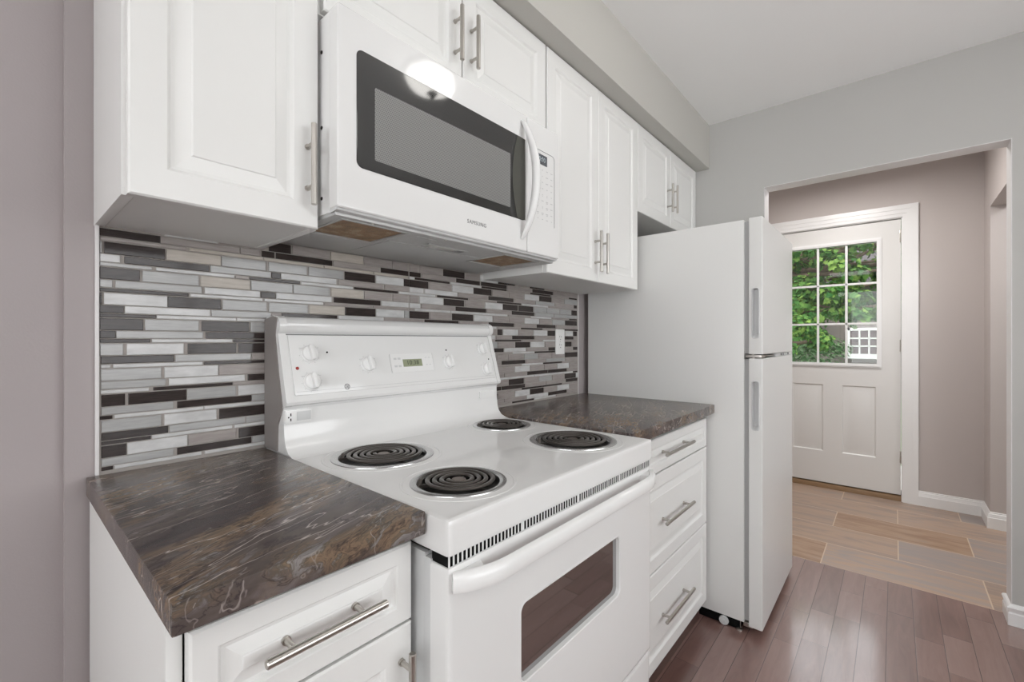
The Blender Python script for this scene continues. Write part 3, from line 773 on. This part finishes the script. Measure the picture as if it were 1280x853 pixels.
MB().box(.302, .400, -.298, -.274, 1.4592, 1.4602, .0005).build('lamp_lens', mat('lamp_lens', hx(196, 196, 190), 0.2), lf)
MB().box(.402, .428, -.298, -.274, 1.4592, 1.4602, .0005).build('lamp_switch_cover', M['midgrey'], lf)
MB().box(.205, .530, -.255, -.060, 1.4603, 1.4622, .0008).box(.222, .285, -.345, -.325, 1.4608, 1.4622, .0006).build('access_plate', M['mwbelly'], mw)
for x in (.09, .30, .52, .70): MB().lathe([(0, -.0015), (.0035, -.001), (.004, .001), (0, .001)], (x, -.363, 1.4618), n=12).build('screw', M['steel'], mw)
# door glass
gl = MB().loops([(.033, .589, 1.565, 1.811, YM + .001, .014), (.033, .589, 1.565, 1.811, YM - .0012, .014), (.0342, .5878, 1.5662, 1.8098, YM - .0018, .013)])
glass = gl.build('door_glass', M['mwglass'], mdoor, angle=8, label='black glossy door glass')
MB().loops([(.075, .518, 1.590, 1.746, YM - .0019, .003), (.075, .518, 1.590, 1.746, YM - .0023, .003)]).build('mesh_screen', M['screen'], glass, angle=8, label='grey perforated screen')
# curved dark green-grey strip by the handle
pts = [(.588 - .052 + .022 * (1 - ((k - 5) / 5) ** 2) * -1, 1.5665 + (1.8092 - 1.5665) * k / 10) for k in range(11)]
MB().prism([(x + .014, z) for x, z in pts] + [(.5872, 1.8092), (.5872, 1.5665)], YM - .0023, YM - .0019, 'y').build('glass_edge_strip', mat('smoked_strip', hx(84, 84, 78), 0.12), glass)
# bowed handle
hp = []; hr = []
for k in range(25):
    u = k / 24; z = 1.508 + (1.862 - 1.508) * u; a = math.sin(math.pi * u)
    hp.append((.5715 + .010 * a ** .8, YM - .001 - .048 * a ** 0.75, z)); hr.append(.0045 + .0085 * a ** .55)
MB().tube(hp, hr, 16, flat=1.0, up=(0, 1, 0)).build('handle', M['appl'], mdoor)
lettering('brand_lettering', 'SAMSUNG', .0145, (.384, YM - .0004, 1.5165), M['midgrey'], mdoor, space=1.12)
# control panel prints
fr_ = MB()
fr_.tube([(.640, YM - .0004, 1.803), (.728, YM - .0004, 1.803), (.7365, YM - .0004, 1.800), (.740, YM - .0004, 1.792), (.740, YM - .0004, 1.572)], .0008, 6)
fr_.build('panel_outline', M['midgrey'], ctl)
dsp = MB().box(.646, .700, YM - .0008, YM + .002, 1.760, 1.792, .0008).build('display', M['mwlcd'], ctl, label='small grey display')
lettering('clock_digits', '0:00', .020, (.673, YM - .0011, 1.776), M['mwdigit'], dsp)
mk = MB(); random.seed(3)
for i in range(9):
    z = 1.744 - i * .0195
    for j in range(4):
        x = .652 + j * .024; ww = random.choice((.004, .006, .009, .011))
        if i < 4 and j == 0: continue
        mk.box(x - ww / 2, x + ww / 2, YM - .0005, YM + .0005, z - .0011, z + .0011)
        if i > 3 and random.random() < .6: mk.box(x - ww / 3, x + ww / 3, YM - .0005, YM + .0005, z - .0055, z - .0035)
mk.build('key_markings', M['grey'], ctl)

# ------------------------------------------------------------------ electric coil range
rg = thing('electric_range', 'white freestanding electric range with four black coil burners', 'stove', (.381, -.35, 0))
X0, X1 = .0, .762
bd = MB().box(X0 + .003, X1 - .003, -.656, -.015, .02, .858, .003)
bd.box(X0 + .003, X0 + .020, -.672, -.650, .06, .852, .003); bd.box(X1 - .020, X1 - .003, -.672, -.650, .06, .852, .003)
bd.build('body', M['plastic_grey'], rg)
MB().box(X0 + .02, X1 - .02, -.64, -.06, .0, .03).build('plinth', M['black'], rg)
ct = MB().box(X0, X1, -.717, -.115, .866, .9244, .011, seg=4)
cook = ct.build('cooktop', M['appl'], rg)
BR = [(.165, -.290, .1215), (.147, -.580, .0960), (.640, -.252, .0960), (.603, -.553, .1215)]
for bx_, by_, br in BR:
    cut(cook, MB().lathe([(0, .880), (br * .90, .880), (br * .90, .94), (0, .94)], (bx_, by_, 0), n=64))
for bx_, by_, br in BR:
    z = .9244
    MB().lathe([(br + .012, z - .002), (br + .0135, z + .0006), (br + .016, z + .0009), (br + .0185, z + .0006), (br + .020, z - .002)], (bx_, by_, 0), n=64).build('pressed_ring', M['appl'], cook)
    bn = MB().lathe([(br * .835, z - .006), (br * .855, z + .0008), (br * .88, z + .0026), (br * .96, z + .0030), (br * .995, z + .0018), (br, z - .0005)], (bx_, by_, 0), n=72)
    burner = bn.build('burner', M['chrome'], rg, label='chrome-ringed coil burner')
    MB().lathe([(br * .85, z - .004), (br * .82, z - .014), (br * .70, z - .024), (br * .35, z - .029), (0, z - .030)], (bx_, by_, 0), n=64).build('drip_bowl', M['drip'], burner, label='burnt black drip bowl')
    R1 = br * .785; turns = 5 if br > .11 else 4; R0 = .020; n = turns * 40; r_ = (R1 - R0) / turns * .33
    sp_ = []
    for k in range(n + 1):
        a = 2 * math.pi * k / 40; q = R0 + (R1 - R0) * k / n
        sp_.append((bx_ + q * math.cos(a + 2.4), by_ + q * math.sin(a + 2.4), z + .0045))
    cl = MB().tube([(bx_ + (R0 - .006) * math.cos(2.4), by_ + (R0 - .006) * math.sin(2.4), z - .006)] + sp_ + [(bx_ + (R1 + .004) * math.cos(2.55), by_ + (R1 + .004) * math.sin(2.55), z - .010)], r_, 10, flat=.62, up=(0, 0, 1))
    for a in (.5, 2.6, 4.7): cl.box(-.002, R1 + .003, -.0012, .0012, z - .006, z + .000, 0, 0, 2, Matrix.Translation((bx_, by_, 0)) @ Matrix.Rotation(a, 4, 'Z'))
    coil = cl.build('coil', M['coil'], burner)
    MB().lathe([(0, z + .005), (.013, z + .005), (.015, z + .003), (.0155, z - .004), (0, z - .004)], (bx_, by_, 0), n=28).build('coil_cap', mat('browned_cap', hx(104, 90, 80), .3, metal=.7), burner)
MB().box(X0 + .012, X1 - .012, -.655, -.60, .835, .872).build('gap_shade_block', M['black'], rg)  # black block standing in for the shade under the cooktop
# backguard
BG = [(-.012, .90), (-.012, 1.255), (-.018, 1.262), (-.060, 1.265), (-.078, 1.263), (-.089, 1.257), (-.0955, 1.247), (-.096, 1.237), (-.092, 1.228), (-.084, 1.222),
      (-.0855, 1.2165), (-.1315, 1.062), (-.1345, 1.054), (-.132, 1.047), (-.122, 1.043), (-.117, 1.036), (-.118, 1.000), (-.121, .968), (-.128, .948), (-.142, .933), (-.163, .926), (-.175, .9235), (-.175, .90)]
bgd = MB().prism(BG, X0 + .001, X1 - .001, 'x', bev=.0)
bgo = bgd.build('backguard', M['appl'], rg, angle=30)
PM = Matrix.Translation((0, -.083, 1.222)) @ Matrix.Rotation(-math.atan(.297), 4, 'X')
def sl_(z): return (z - 1.222) * 1.0435
pn = MB().box(.022, .740, -.0042, .003, -.160, -.006, .0018, mtx=PM)
panel = pn.build('control_panel', M['appl'], bgo)
for xa, xb in ((X0 - .0005, X0 + .017), (X1 - .017, X1 + .0005)):
    ec = MB().prism([(-.012, 1.036), (-.012, 1.257)] + [(y - .0025 if y < -.05 else y, z + (.002 if z > 1.25 else 0)) for y, z in BG[2:15]] + [(-.10, 1.036)], xa, xb, 'x')
    ec.build('end_cap', M['appl'], bgo, angle=30)
MB().prism([(-.0105, .932), (-.0105, 1.258), (-.060, 1.2655), (-.086, 1.261), (-.080, 1.245), (-.074, 1.218), (-.096, 1.12), (-.116, 1.045), (-.112, 1.034), (-.088, .995), (-.085, .932)], -.0030, .004, 'x').build('side_plate', M['sidegrey'], bgo, label='grey side plate')  # plate in a darker grey over the backguard's left end
MB().box(.019, .743, -.0025, .002, -.0045, -.0022, mtx=PM).build('shadow_groove', M['midgrey'], bgo)
MB().box(.026, .736, -.0047, -.0040, -.152, -.1512, mtx=PM).build('accent_line', M['grey'], panel)
def knob(x, z, turn, r=.0205):
    L = PM @ Matrix.Translation((x, -.0042, sl_(z)))
    q = Matrix.Rotation(math.radians(90), 4, 'X')
    k_ = MB().lathe([(0, 0), (r + .002, 0), (r + .002, .003), (r, .004), (r * .96, .010), (r * .80, .0125), (0, .0125)], (0, 0, 0), n=36, mtx=q)
    t_ = bmesh.new(); t_.from_mesh
    grip = MB().box(-.0048, .0048, -.0245, -.010, -r * .93, r * .93, .0030, seg=3, mtx=Matrix.Rotation(math.radians(turn), 4, 'Y'))
    me = bpy.data.meshes.new('g'); grip.bm.to_mesh(me); grip.bm.free(); k_.bm.from_mesh(me); bpy.data.meshes.remove(me)
    bmesh.ops.transform(k_.bm, matrix=L, verts=k_.bm.verts)
    ko = k_.build('knob', M['plastic'], panel)
    mk = MB()
    for i in range(10):
        a = math.radians(turn + 36 * i + 18)
        mk.box(-.0006, .0006, -.0004, .0003, r + .0040, r + .0062, mtx=L @ Matrix.Rotation(a, 4, 'Y'))
    for dx_ in (-.021, .021): mk.box(dx_ - .004, dx_ + .004, -.0004, .0003, .0150, .0162, mtx=L)
    mk.build('dial_marks', M['grey'], panel)
for x, z, a in ((.070, 1.169, -8), (.067, 1.099, -6), (.231, 1.136, -8), (.530, 1.132, -6), (.699, 1.172, -5), (.700, 1.100, 0)): knob(x, z, a)
def dot(x, z, r, m, name, lb=None):
    MB().lathe([(0, 0), (r, 0), (r * .9, .0012), (r * .5, .0022), (0, .0024)], (0, 0, 0), n=16, mtx=PM @ Matrix.Translation((x, -.0042, sl_(z))) @ Matrix.Rotation(math.radians(90), 4, 'X')).build(name, m, panel, label=lb)
dot(.035, 1.134, .0042, M['red'], 'indicator_lamp', 'small red indicator lamp')
for x, z in ((.117, 1.172), (.528, 1.171), (.722, 1.135)): dot(x, z, .0026, M['black'], 'indicator_lamp', 'tiny dark indicator lamp')
df = MB().box(.306, .463, -.0058, -.003, sl_(1.161), sl_(1.109), .0012, mtx=PM).build('clock_surround', M['plastic'], panel)
q = MB()
for a, b_, c, d_ in ((.3045, .4645, sl_(1.162), sl_(1.1608)), (.3045, .4645, sl_(1.1095), sl_(1.108)), (.3045, .306, sl_(1.108), sl_(1.162)), (.463, .4645, sl_(1.108), sl_(1.162))): q.box(a, b_, -.0048, -.004, c, d_, mtx=PM)
q.build('outline', M['grey'], df)
for x in (.322, .336): 
    for z in (1.148, 1.126): MB().box(x - .005, x + .005, -.0062, -.0057, sl_(z) - .003, sl_(z) + .003, .0002, mtx=PM).build('touch_key', M['plastic_grey'], df)
for x in (.437, .450):
    for z in (1.149, 1.127): MB().box(x - .004, x + .003, -.0062, -.0057, sl_(z) - .001, sl_(z) + .001, mtx=PM).build('touch_key', M['plastic_grey'], df)
lc = MB().box(.348, .419, -.0064, -.0055, sl_(1.1235), sl_(1.1455), .0004, mtx=PM).build('display', M['lcd'], df, label='green-grey clock display')
p_ = PM @ Vector((.3835, -.0068, sl_(1.1345)))
lettering('clock_digits', '10:38', .019, p_, M['lcddark'], lc, rx=90 - math.degrees(math.atan(.297)), space=1.1)
L = PM @ Matrix.Translation((.159, -.0044, sl_(1.080)))
lg = MB().tube([L @ Vector((.0072 * math.cos(a / 16 * math.pi), 0, .0072 * math.sin(a / 16 * math.pi))) for a in range(32)], .0007, 6, closed=True)
for a in range(4): lg.tube([L @ Vector((.0072 * math.cos(a * math.pi / 2 + .3), 0, .0072 * math.sin(a * math.pi / 2 + .3))), L @ Vector((.0048 * math.cos(a * math.pi / 2 + .8), 0, .0048 * math.sin(a * math.pi / 2 + .8)))], .0006, 6)
lgo = lg.build('round_monogram_badge', M['midgrey'], panel)
lettering('monogram', 'GE', .0085, L @ Vector((0, -.0003, 0)), M['midgrey'], lgo, rx=90 - math.degrees(math.atan(.297)), space=.85)
# socket and blank plate on the lower strip
so_ = MB().box(.002, .066, -.1235, -.116, 1.002, 1.034, .001).build('socket_plate', M['plastic'], bgo)
MB().box(.004, .026, -.1255, -.122, 1.005, 1.031, .001).build('socket', M['plastic'], so_)
MB().box(.013, .0152, -.1262, -.125, 1.020, 1.027).box(.013, .0152, -.1262, -.125, 1.008, 1.0145).box(.0075, .0105, -.1262, -.125, 1.0155, 1.0190, .0005).build('slots', M['black'], so_)
MB().box(.030, .064, -.1242, -.1234, 1.007, 1.029, .0003).build('embossed_notice', M['plastic_grey'], so_)
MB().box(.668, .742, -.1232, -.116, .998, 1.022, .001).build('blank_plate', M['plastic'], bgo)
# vent strip under the cooktop lip
vt = MB().box(X0 + .006, X1 - .006, -.7095, -.67, .8485, .8655)
vs = vt.build('vent_backing', M['black'], rg)
fn = MB(); x = X0 + .006; k = 0
while x < X1 - .006:
    wd = .0088 if k % 20 == 19 else .0032
    fn.prism([(-.7104, .8485), (-.7104, .8662), (-.7090, .8662), (-.7090, .8485)], x, x + wd, 'x'); x += wd + .0062; k += 1
fn.build('vent_fins', M['appl'], rg)
# oven door
od = MB().box(X0 + .003, X1 - .003, -.7135, -.660, .330, .8485, .010, seg=4)
odoor = od.build('oven_door', M['appl'], rg)
WX0, WX1, WZ0, WZ1 = .181, .570, .566, .713
cut(odoor, MB().prism(rr_xz(WX0, WX1, WZ0, WZ1, .016), -.73, -.698, 'y'))
MB().prism(rr_xz(WX0 + .0005, WX1 - .0005, WZ0 + .0005, WZ1 - .0005, .0155), -.7042, -.6985, 'y').build('oven_window', M['ovenglass'], odoor, angle=10, label='dark mirror-like oven glass')
fr2 = MB()
A = rr_xz(WX0 - .003, WX1 + .003, WZ0 - .003, WZ1 + .003, .019); 
fr2.tube([(a, -.7135, b_) for a, b_ in A], .0010, 8, closed=True, up=(0, 1, 0)); fr2.build('window_bead', M['appl'], odoor)
hp = []; 
for k in range(49):
    u = k / 48; x = X0 + .010 + (X1 - X0 - .020) * u
    e = min(1, min(u, 1 - u) / .13); q = math.sin(e * math.pi / 2) ** .8
    hp.append((x, -.7145 - .032 * q, .8270 + .0 * q))
prof = [(-.009, -.0145), (-.0110, -.009), (-.0100, .009), (-.006, .0135), (.004, .0145), (.008, .010), (.008, -.010), (.004, -.0155)]
oh = MB().sweep(hp, [(-a, b_) for a, b_ in prof]).build('handle', M['appl'], odoor, angle=50)
for xa, s_ in ((X0 + .012, 1), (X1 - .012, -1)):
    pass
for xa, xb in ((X0 + .012, X0 + .075), (X1 - .075, X1 - .012)):
    m_ = (xa + xb) / 2
    st = MB()
    if xa < .3: st.prism([(xa, -.712), (xb, -.712), (xb - .012, -.735), (xb - .03, -.738), (xa + .02, -.732)], .8155, .8385, 'z', bev=.003)
    else: st.prism([(xa, -.712), (xb, -.712), (xb - .02, -.732), (xa + .03, -.738), (xa + .012, -.735)], .8155, .8385, 'z', bev=.003)
    st.build('handle_root', M['appl'], oh)
MB().box(X0 + .003, X1 - .003, -.7105, -.658, .085, .322, .010, seg=4).build('storage_drawer', M['appl'], rg)

# ------------------------------------------------------------------ refrigerator
FX0, FX1 = 1.557, 2.245
fg = thing('refrigerator', 'white two-door refrigerator with the freezer on top, beside the foyer opening', 'refrigerator', (1.90, -.4, 0))
MB().box(FX0, FX1, -.768, -.030, .042, 1.702, .004).build('body', M['fridge'], fg)
MB().box(FX0 + .010, FX1 - .010, -.7895, -.766, .05, 1.128, .002).box(FX0 + .010, FX1 - .010, -.7895, -.766, 1.150, 1.695, .002).build('door_gasket', M['gasket'], fg)
DY0, DY1 = -.8365, -.7860
for z0, z1, h0, h1, nm in ((1.148, 1.706, 1.212, 1.418, 'freezer_door'), (.032, 1.131, .838, 1.040, 'fridge_door')):
    d = MB().box(FX0 - .001, FX1, DY0, DY1, z0, z1, .005, seg=3).build(nm, M['fridge'], fg)
    ys0, ys1 = -.8255, -.7965
    def rr_yz(e, r):
        return [(p[0], p[1]) for p in rr_xz(ys0 + e, ys1 - e, h0 + e, h1 - e, r)]
    cut(d, MB().prism(rr_yz(0.003, .008), FX0 - .02, FX0 + .020, 'x'))
    ln = MB()
    P = rr_yz(.003, .008); n = len(P)
    t_ = bmesh.new()
    ra = [t_.verts.new((FX0 - .0020, a, b_)) for a, b_ in rr_yz(0, .010)]; rb = [t_.verts.new((FX0 - .0025, a, b_)) for a, b_ in rr_yz(.0025, .009)]
    rc = [t_.verts.new((FX0 + .001, a, b_)) for a, b_ in rr_yz(.0035, .008)]; rd = [t_.verts.new((FX0 + .0185, a, b_ + (.012 if b_ < (h0 + h1) / 2 else 0))) for a, b_ in rr_yz(.0055, .006)]
    r0 = [t_.verts.new((FX0 - .0009, a, b_)) for a, b_ in rr_yz(-.0006, .010)]
    for A, B in ((r0, ra), (ra, rb), (rb, rc), (rc, rd)):
        for k in range(n): t_.faces.new((A[k], A[(k + 1) % n], B[(k + 1) % n], B[k]))
    t_.faces.new(rd); bmesh.ops.recalc_face_normals(t_, faces=t_.faces); ln.add(t_)
    ln.build('handle_pocket', M['plastic_grey'], d)
hg = MB().box(FX0 + .002, FX0 + .060, -.833, -.775, 1.1345, 1.1445, .0015).tube([(FX0 + .012, -.800, 1.12), (FX0 + .012, -.800, 1.155)], .005, 12)
hg.box(FX0 + .0, FX0 + .50, -.826, -.79, 1.1370, 1.1405); hg.build('middle_hinge', M['steel'], fg, label='metal middle hinge')
MB().box(FX0 + .30, FX1 - .004, -.829, -.795, 1.1325, 1.1455).build('hinge_shadow_gap', M['plastic_grey'], fg)
for xa in (.42, .47, .60):
    hk = MB(); hk.box(FX0 + xa, FX0 + xa + .02, -.8300, -.826, 1.1345, 1.1385); hk.box(FX0 + xa, FX0 + xa + .02, -.8300, -.826, 1.1402, 1.1442); hk.build('hinge_bolt', M['black'], fg)
MB().box(FX0 + .015, FX0 + .075, -.82, -.735, 1.703, 1.714, .003).build('top_hinge_cover', M['plastic'], fg) if False else None
MB().box(FX0 + .006, FX1 - .006, -.752, -.05, .004, .046).build('base_grille', M['black'], fg, label='black recessed base')
rl = MB()
rl.lathe([(0, -.008), (.006, -.008), (.008, -.006), (.017, -.006), (.019, -.003), (.019, .003), (.017, .006), (0, .006)], (FX0 + .004, -.690, .019), n=28, mtx=Matrix.Rotation(math.radians(90), 4, 'Y'))
rl.build('roller', M['plastic_grey'], fg, label='pale grey roller wheel')
ft = MB().tube([(FX0 + .012, -.748, .0), (FX0 + .012, -.748, .045)], .006, 10).lathe([(0, 0), (.013, 0), (.013, .006), (.006, .010), (0, .010)], (FX0 + .012, -.748, 0), n=18)
ft.build('levelling_foot', M['steel'], fg)
MB().box(FX0 + .004, FX0 + .03, -.80, -.765, .026, .044, .002).build('bottom_hinge', M['steel'], fg)

# ------------------------------------------------------------------ ceiling lamp (seen mirrored in the microwave)
LX, LY = .862, -1.168
lp = thing('ceiling_lamp', 'white ribbed-glass ceiling lamp with dark finial, seen mirrored in the microwave door', 'lamp', (LX, LY, 2.5))
MB().lathe([(0, 2.4995), (.130, 2.4995), (.138, 2.490), (.132, 2.476), (.108, 2.470), (0, 2.470)], (LX, LY, 0), n=48).build('canopy', M['trim'], lp)
g = NG('lit_ribbed_glass'); g.b.inputs['Base Color'].default_value = (.9, .9, .88, 1); g.b.inputs['Roughness'].default_value = .25
g.b.inputs['Emission Color'].default_value = (1.0, .97, .92, 1); g.b.inputs['Emission Strength'].default_value = 8.5
t_ = bmesh.new(); prof = [(.106, 2.470), (.123, 2.460), (.126, 2.445), (.120, 2.432), (.122, 2.415), (.112, 2.392), (.092, 2.368), (.060, 2.351), (.020, 2.344)]; rings = []
for r, z in prof:
    rings.append([t_.verts.new((LX + (r + (.0025 if k % 2 else -.0015) * min(1, r / .1)) * math.cos(2 * math.pi * k / 96), LY + (r + (.0025 if k % 2 else -.0015) * min(1, r / .1)) * math.sin(2 * math.pi * k / 96), z)) for k in range(96)])
for A, B in zip(rings, rings[1:]):
    for k in range(96): t_.faces.new((A[k], A[(k + 1) % 96], B[(k + 1) % 96], B[k]))
bmesh.ops.recalc_face_normals(t_, faces=t_.faces)
q = MB(); q.add(t_); q.build('glass_bowl', g.m, lp, angle=60)
MB().lathe([(0, 2.316), (.007, 2.318), (.011, 2.325), (.007, 2.332), (.018, 2.336), (.025, 2.342), (.020, 2.350), (0, 2.354)], (LX, LY, 0), n=24).build('finial', M['iron'], lp)

# ------------------------------------------------------------------ outside the entry door
def leafmat(name, a, b, c):
    g = NG(name)
    oi = g.n('ShaderNodeNewGeometry')
    col = g.ramp(oi.outputs['Random Per Island'], [(0.0, a), (0.5, b), (1.0, c)])
    tr = g.n('ShaderNodeBsdfTranslucent'); df = g.n('ShaderNodeBsdfDiffuse'); mx = g.n('ShaderNodeMixShader'); mx.inputs[0].default_value = .4
    g.l(col, tr.inputs[0]); g.l(col, df.inputs[0]); g.l(df.outputs[0], mx.inputs[1]); g.l(tr.outputs[0], mx.inputs[2])
    g.l(mx.outputs[0], g.nt.nodes['Material Output'].inputs['Surface']); return g.m
M['leaf'] = leafmat('maple_leaf', hx(48, 88, 46), hx(80, 120, 62), hx(128, 156, 80))
M['leaf2'] = leafmat('hedge_leaf', hx(58, 92, 58), hx(92, 122, 84), hx(128, 148, 118))
M['bark'] = mat('bark', hx(92, 78, 66), .9, bump=(.8, 40))
LEAF = [(0, 0), (.30, -.10), (.28, .12), (.52, .22), (.34, .40), (.30, .62), (.12, .58), (0, 1.0), (-.12, .58), (-.30, .62), (-.34, .40), (-.52, .22), (-.28, .12), (-.30, -.10)]
def leaves(clumps, n, size, seed):
    rnd = random.Random(seed); verts = []; faces = []
    tot = sum(c[3] ** 2 for c in clumps)
    for cx, cy, cz, cr, sq in clumps:
        for _ in range(int(n * cr ** 2 / tot)):
            d = Vector((rnd.gauss(0, 1), rnd.gauss(0, 1), rnd.gauss(0, 1))).normalized()
            p = Vector((cx, cy, cz)) + Vector((d.x, d.y, d.z * sq)) * cr * (rnd.random() ** .35)
            s = size * rnd.uniform(.6, 1.2)
            nrm = (d + Vector((0, 0, .7)) + Vector((rnd.uniform(-.5, .5), rnd.uniform(-.5, .5), rnd.uniform(-.5, .5)))).normalized()
            a = nrm.orthogonal().normalized(); a.rotate(Matrix.Rotation(rnd.uniform(0, 6.28), 3, nrm)); b = nrm.cross(a)
            i = len(verts)
            for u, v in LEAF: verts.append(p + a * u * s + b * (v - .4) * s + nrm * (-.25 * abs(u)) * s)
            faces.append(tuple(range(i, i + len(LEAF))))
    me = bpy.data.meshes.new('foliage'); me.from_pydata([tuple(v) for v in verts], [], faces); return me
def tree(name, label, cat, loc, clumps, n, size, seed, m, trunk, group=None):
    t = thing(name, label, cat, loc, group)
    me = leaves(clumps, n, size, seed); me.transform(Matrix.Translation(-Vector(loc))); me.materials.append(m)
    o = bpy.data.objects.new('foliage', me); C.objects.link(o); o.parent = t
    if trunk:
        mb = MB(); x, y, z = loc
        mb.tube([(x, y, z - .1), (x + .03, y + .02, z + .6), (x - .02, y, z + 1.6), (x, y, z + trunk)], [.19, .15, .13, .09], 14)
        for cx, cy, cz, cr, sq in clumps[::2]: mb.tube([(x, y, z + trunk * .8), ((x + cx) / 2, (y + cy) / 2, (z + trunk + cz) / 2 + .1), (cx, cy, cz)], [.07, .045, .015], 8)
        mb.build('trunk', M['bark'], t)
    return t
g = NG('lawn_grass'); v = g.coord(); n = g.noise(v, 9, 6, .7)
g.l(g.ramp(n.outputs['Fac'], [(.3, hx(58, 86, 44)), (.7, hx(92, 116, 66))]), g.b.inputs['Base Color']); g.b.inputs['Roughness'].default_value = .9
mb = MB().box(4.1, 40, -16, 18, -.5, -.35); gnd = mb.build('ground_lawn', g.m); gnd['kind'] = 'structure'
mb = MB().box(4.08, 5.3, -2.2, .6, -.35, -.02, .01).box(5.3, 5.6, -1.6, .1, -.35, -.18, .01); st_ = mb.build('porch_step', mat('concrete', hx(170, 168, 164), .8, bump=(.3, 60)))
tag(st_, 'concrete porch slab outside the white entry door', 'porch')
rnd = random.Random(11)
# big maple whose crown fills the upper panes
cl = []
for iy in range(8):
    for iz in range(7):
        y = -1.45 + iy * .30 + rnd.uniform(-.1, .1); z = 1.62 + iz * .30 + rnd.uniform(-.1, .1) - (.35 if y > -.35 and iz == 0 else 0)
        if (iy, iz) in ((3, 4), (1, 4)): continue
        cl.append((8.8 + rnd.uniform(-.5, .5), y, z, rnd.uniform(.20, .30), .7))
for i in range(26): cl.append((9.3 + rnd.uniform(-.9, .9), rnd.choice((-1, 1)) * rnd.uniform(1.2, 2.8) - .3, 2.4 + rnd.uniform(-.5, 2.2), rnd.uniform(.4, .6), .6))
tree('maple_tree', 'broad green maple filling the upper panes of the door window', 'tree', (9.6, 1.9, -.35), cl, 15000, .115, 4, M['leaf'], 2.6)
cl = [(7.6 + rnd.uniform(-.4, .4), -.36 + i * .13 + rnd.uniform(-.08, .08), 1.22 + rnd.uniform(-.2, .25), rnd.uniform(.13, .22), .8) for i in range(9)]
tree('young_maple', 'smaller leafy tree in the lower left panes of the door window', 'tree', (7.7, .75, -.35), cl, 1500, .075, 8, M['leaf'], 1.2)
cl = [(13.4 + rnd.uniform(-.5, .5), -3.4 + (i % 10) * .75 + rnd.uniform(-.2, .2), 2.0 + (i // 10) * .75 + rnd.uniform(-.2, .2), rnd.uniform(.50, .66), .75) for i in range(50)]
tree('background_tree', 'darker trees closing the view behind the maple outside the door window', 'tree', (13.4, 2.9, -.35), cl, 9000, .17, 9, M['leaf'], 2.0)
for k, (x, y, r_, lb) in enumerate([(10.6, .35, .62, 'pale green bush seen in the lower left pane of the door window'), (13.3, .30, .42, 'grey-green bush beside the white house window, outside the door glass')]):
    z_ = .78 if k == 0 else 1.12
    tree('garden_bush', lb, 'bush', (x, y, -.35), [(x, y, z_, r_, .8), (x + .2, y + .4, z_ - .1, r_ * .9, .8), (x, y - .45, z_ - .12, r_ * .8, .8), (x, y, z_ - .6, r_, .8)], 1800, .07, 20 + k, M['leaf2'], 0)
# brick house across the street
g = NG('brick'); v = g.coord(rot=(math.radians(90), 0, math.radians(90)), scale=(1, 1, 1))
br_ = g.n('ShaderNodeTexBrick'); br_.inputs['Scale'].default_value = 4.0; br_.inputs['Color1'].default_value = (*hx(100, 74, 70), 1); br_.inputs['Color2'].default_value = (*hx(86, 64, 60), 1); br_.inputs['Mortar'].default_value = (*hx(112, 104, 102), 1)
g.l(v, br_.inputs['Vector']); g.l(br_.outputs['Color'], g.b.inputs['Base Color']); g.b.inputs['Roughness'].default_value = .9
hs = thing('brick_house', 'brick house with a white many-paned window across the street, seen through the door glass', 'house', (17, 0, -.35))
HX = 16.5
MB().box(HX, HX + 6, -8, 7, -.4, 3.0).build('wall', g.m, hs)
MB().prism([(HX - .5, 2.9), (HX + 3, 5.2), (HX + 6.5, 2.9)], -8.5, 7.5, 'y').build('roof', mat('shingle', hx(70, 66, 68), .9, bump=(.5, 30)), hs)
def hwin(y0, y1, z0, z1, nx, nz):
    f = MB(); X = HX - .04
    f.box(X - .05, X + .04, y0 - .08, y0, z0 - .06, z1 + .08); f.box(X - .05, X + .04, y1, y1 + .08, z0 - .06, z1 + .08); f.box(X - .05, X + .04, y0 - .08, y1 + .08, z1, z1 + .08)
    f.box(X - .12, X + .04, y0 - .14, y1 + .14, z0 - .14, z0)
    for i in range(1, nx): yy = y0 + (y1 - y0) * i / nx; f.box(X - .03, X + .02, yy - .02, yy + .02, z0, z1)
    for i in range(1, nz): zz = z0 + (z1 - z0) * i / nz; f.box(X - .03, X + .02, y0, y1, zz - .02, zz + .02)
    o = f.build('window', M['trim'], hs, label='white grid window'); MB().box(X + .0, X + .015, y0, y1, z0, z1).build('pane', mat('far_glass', hx(84, 66, 68), .15), o)
hwin(-1.12, -.22, .80, 1.50, 4, 3)
hwin(2.2, 3.4, .80, 1.50, 4, 3)
hwin(-4.6, -3.4, .80, 1.50, 4, 3)
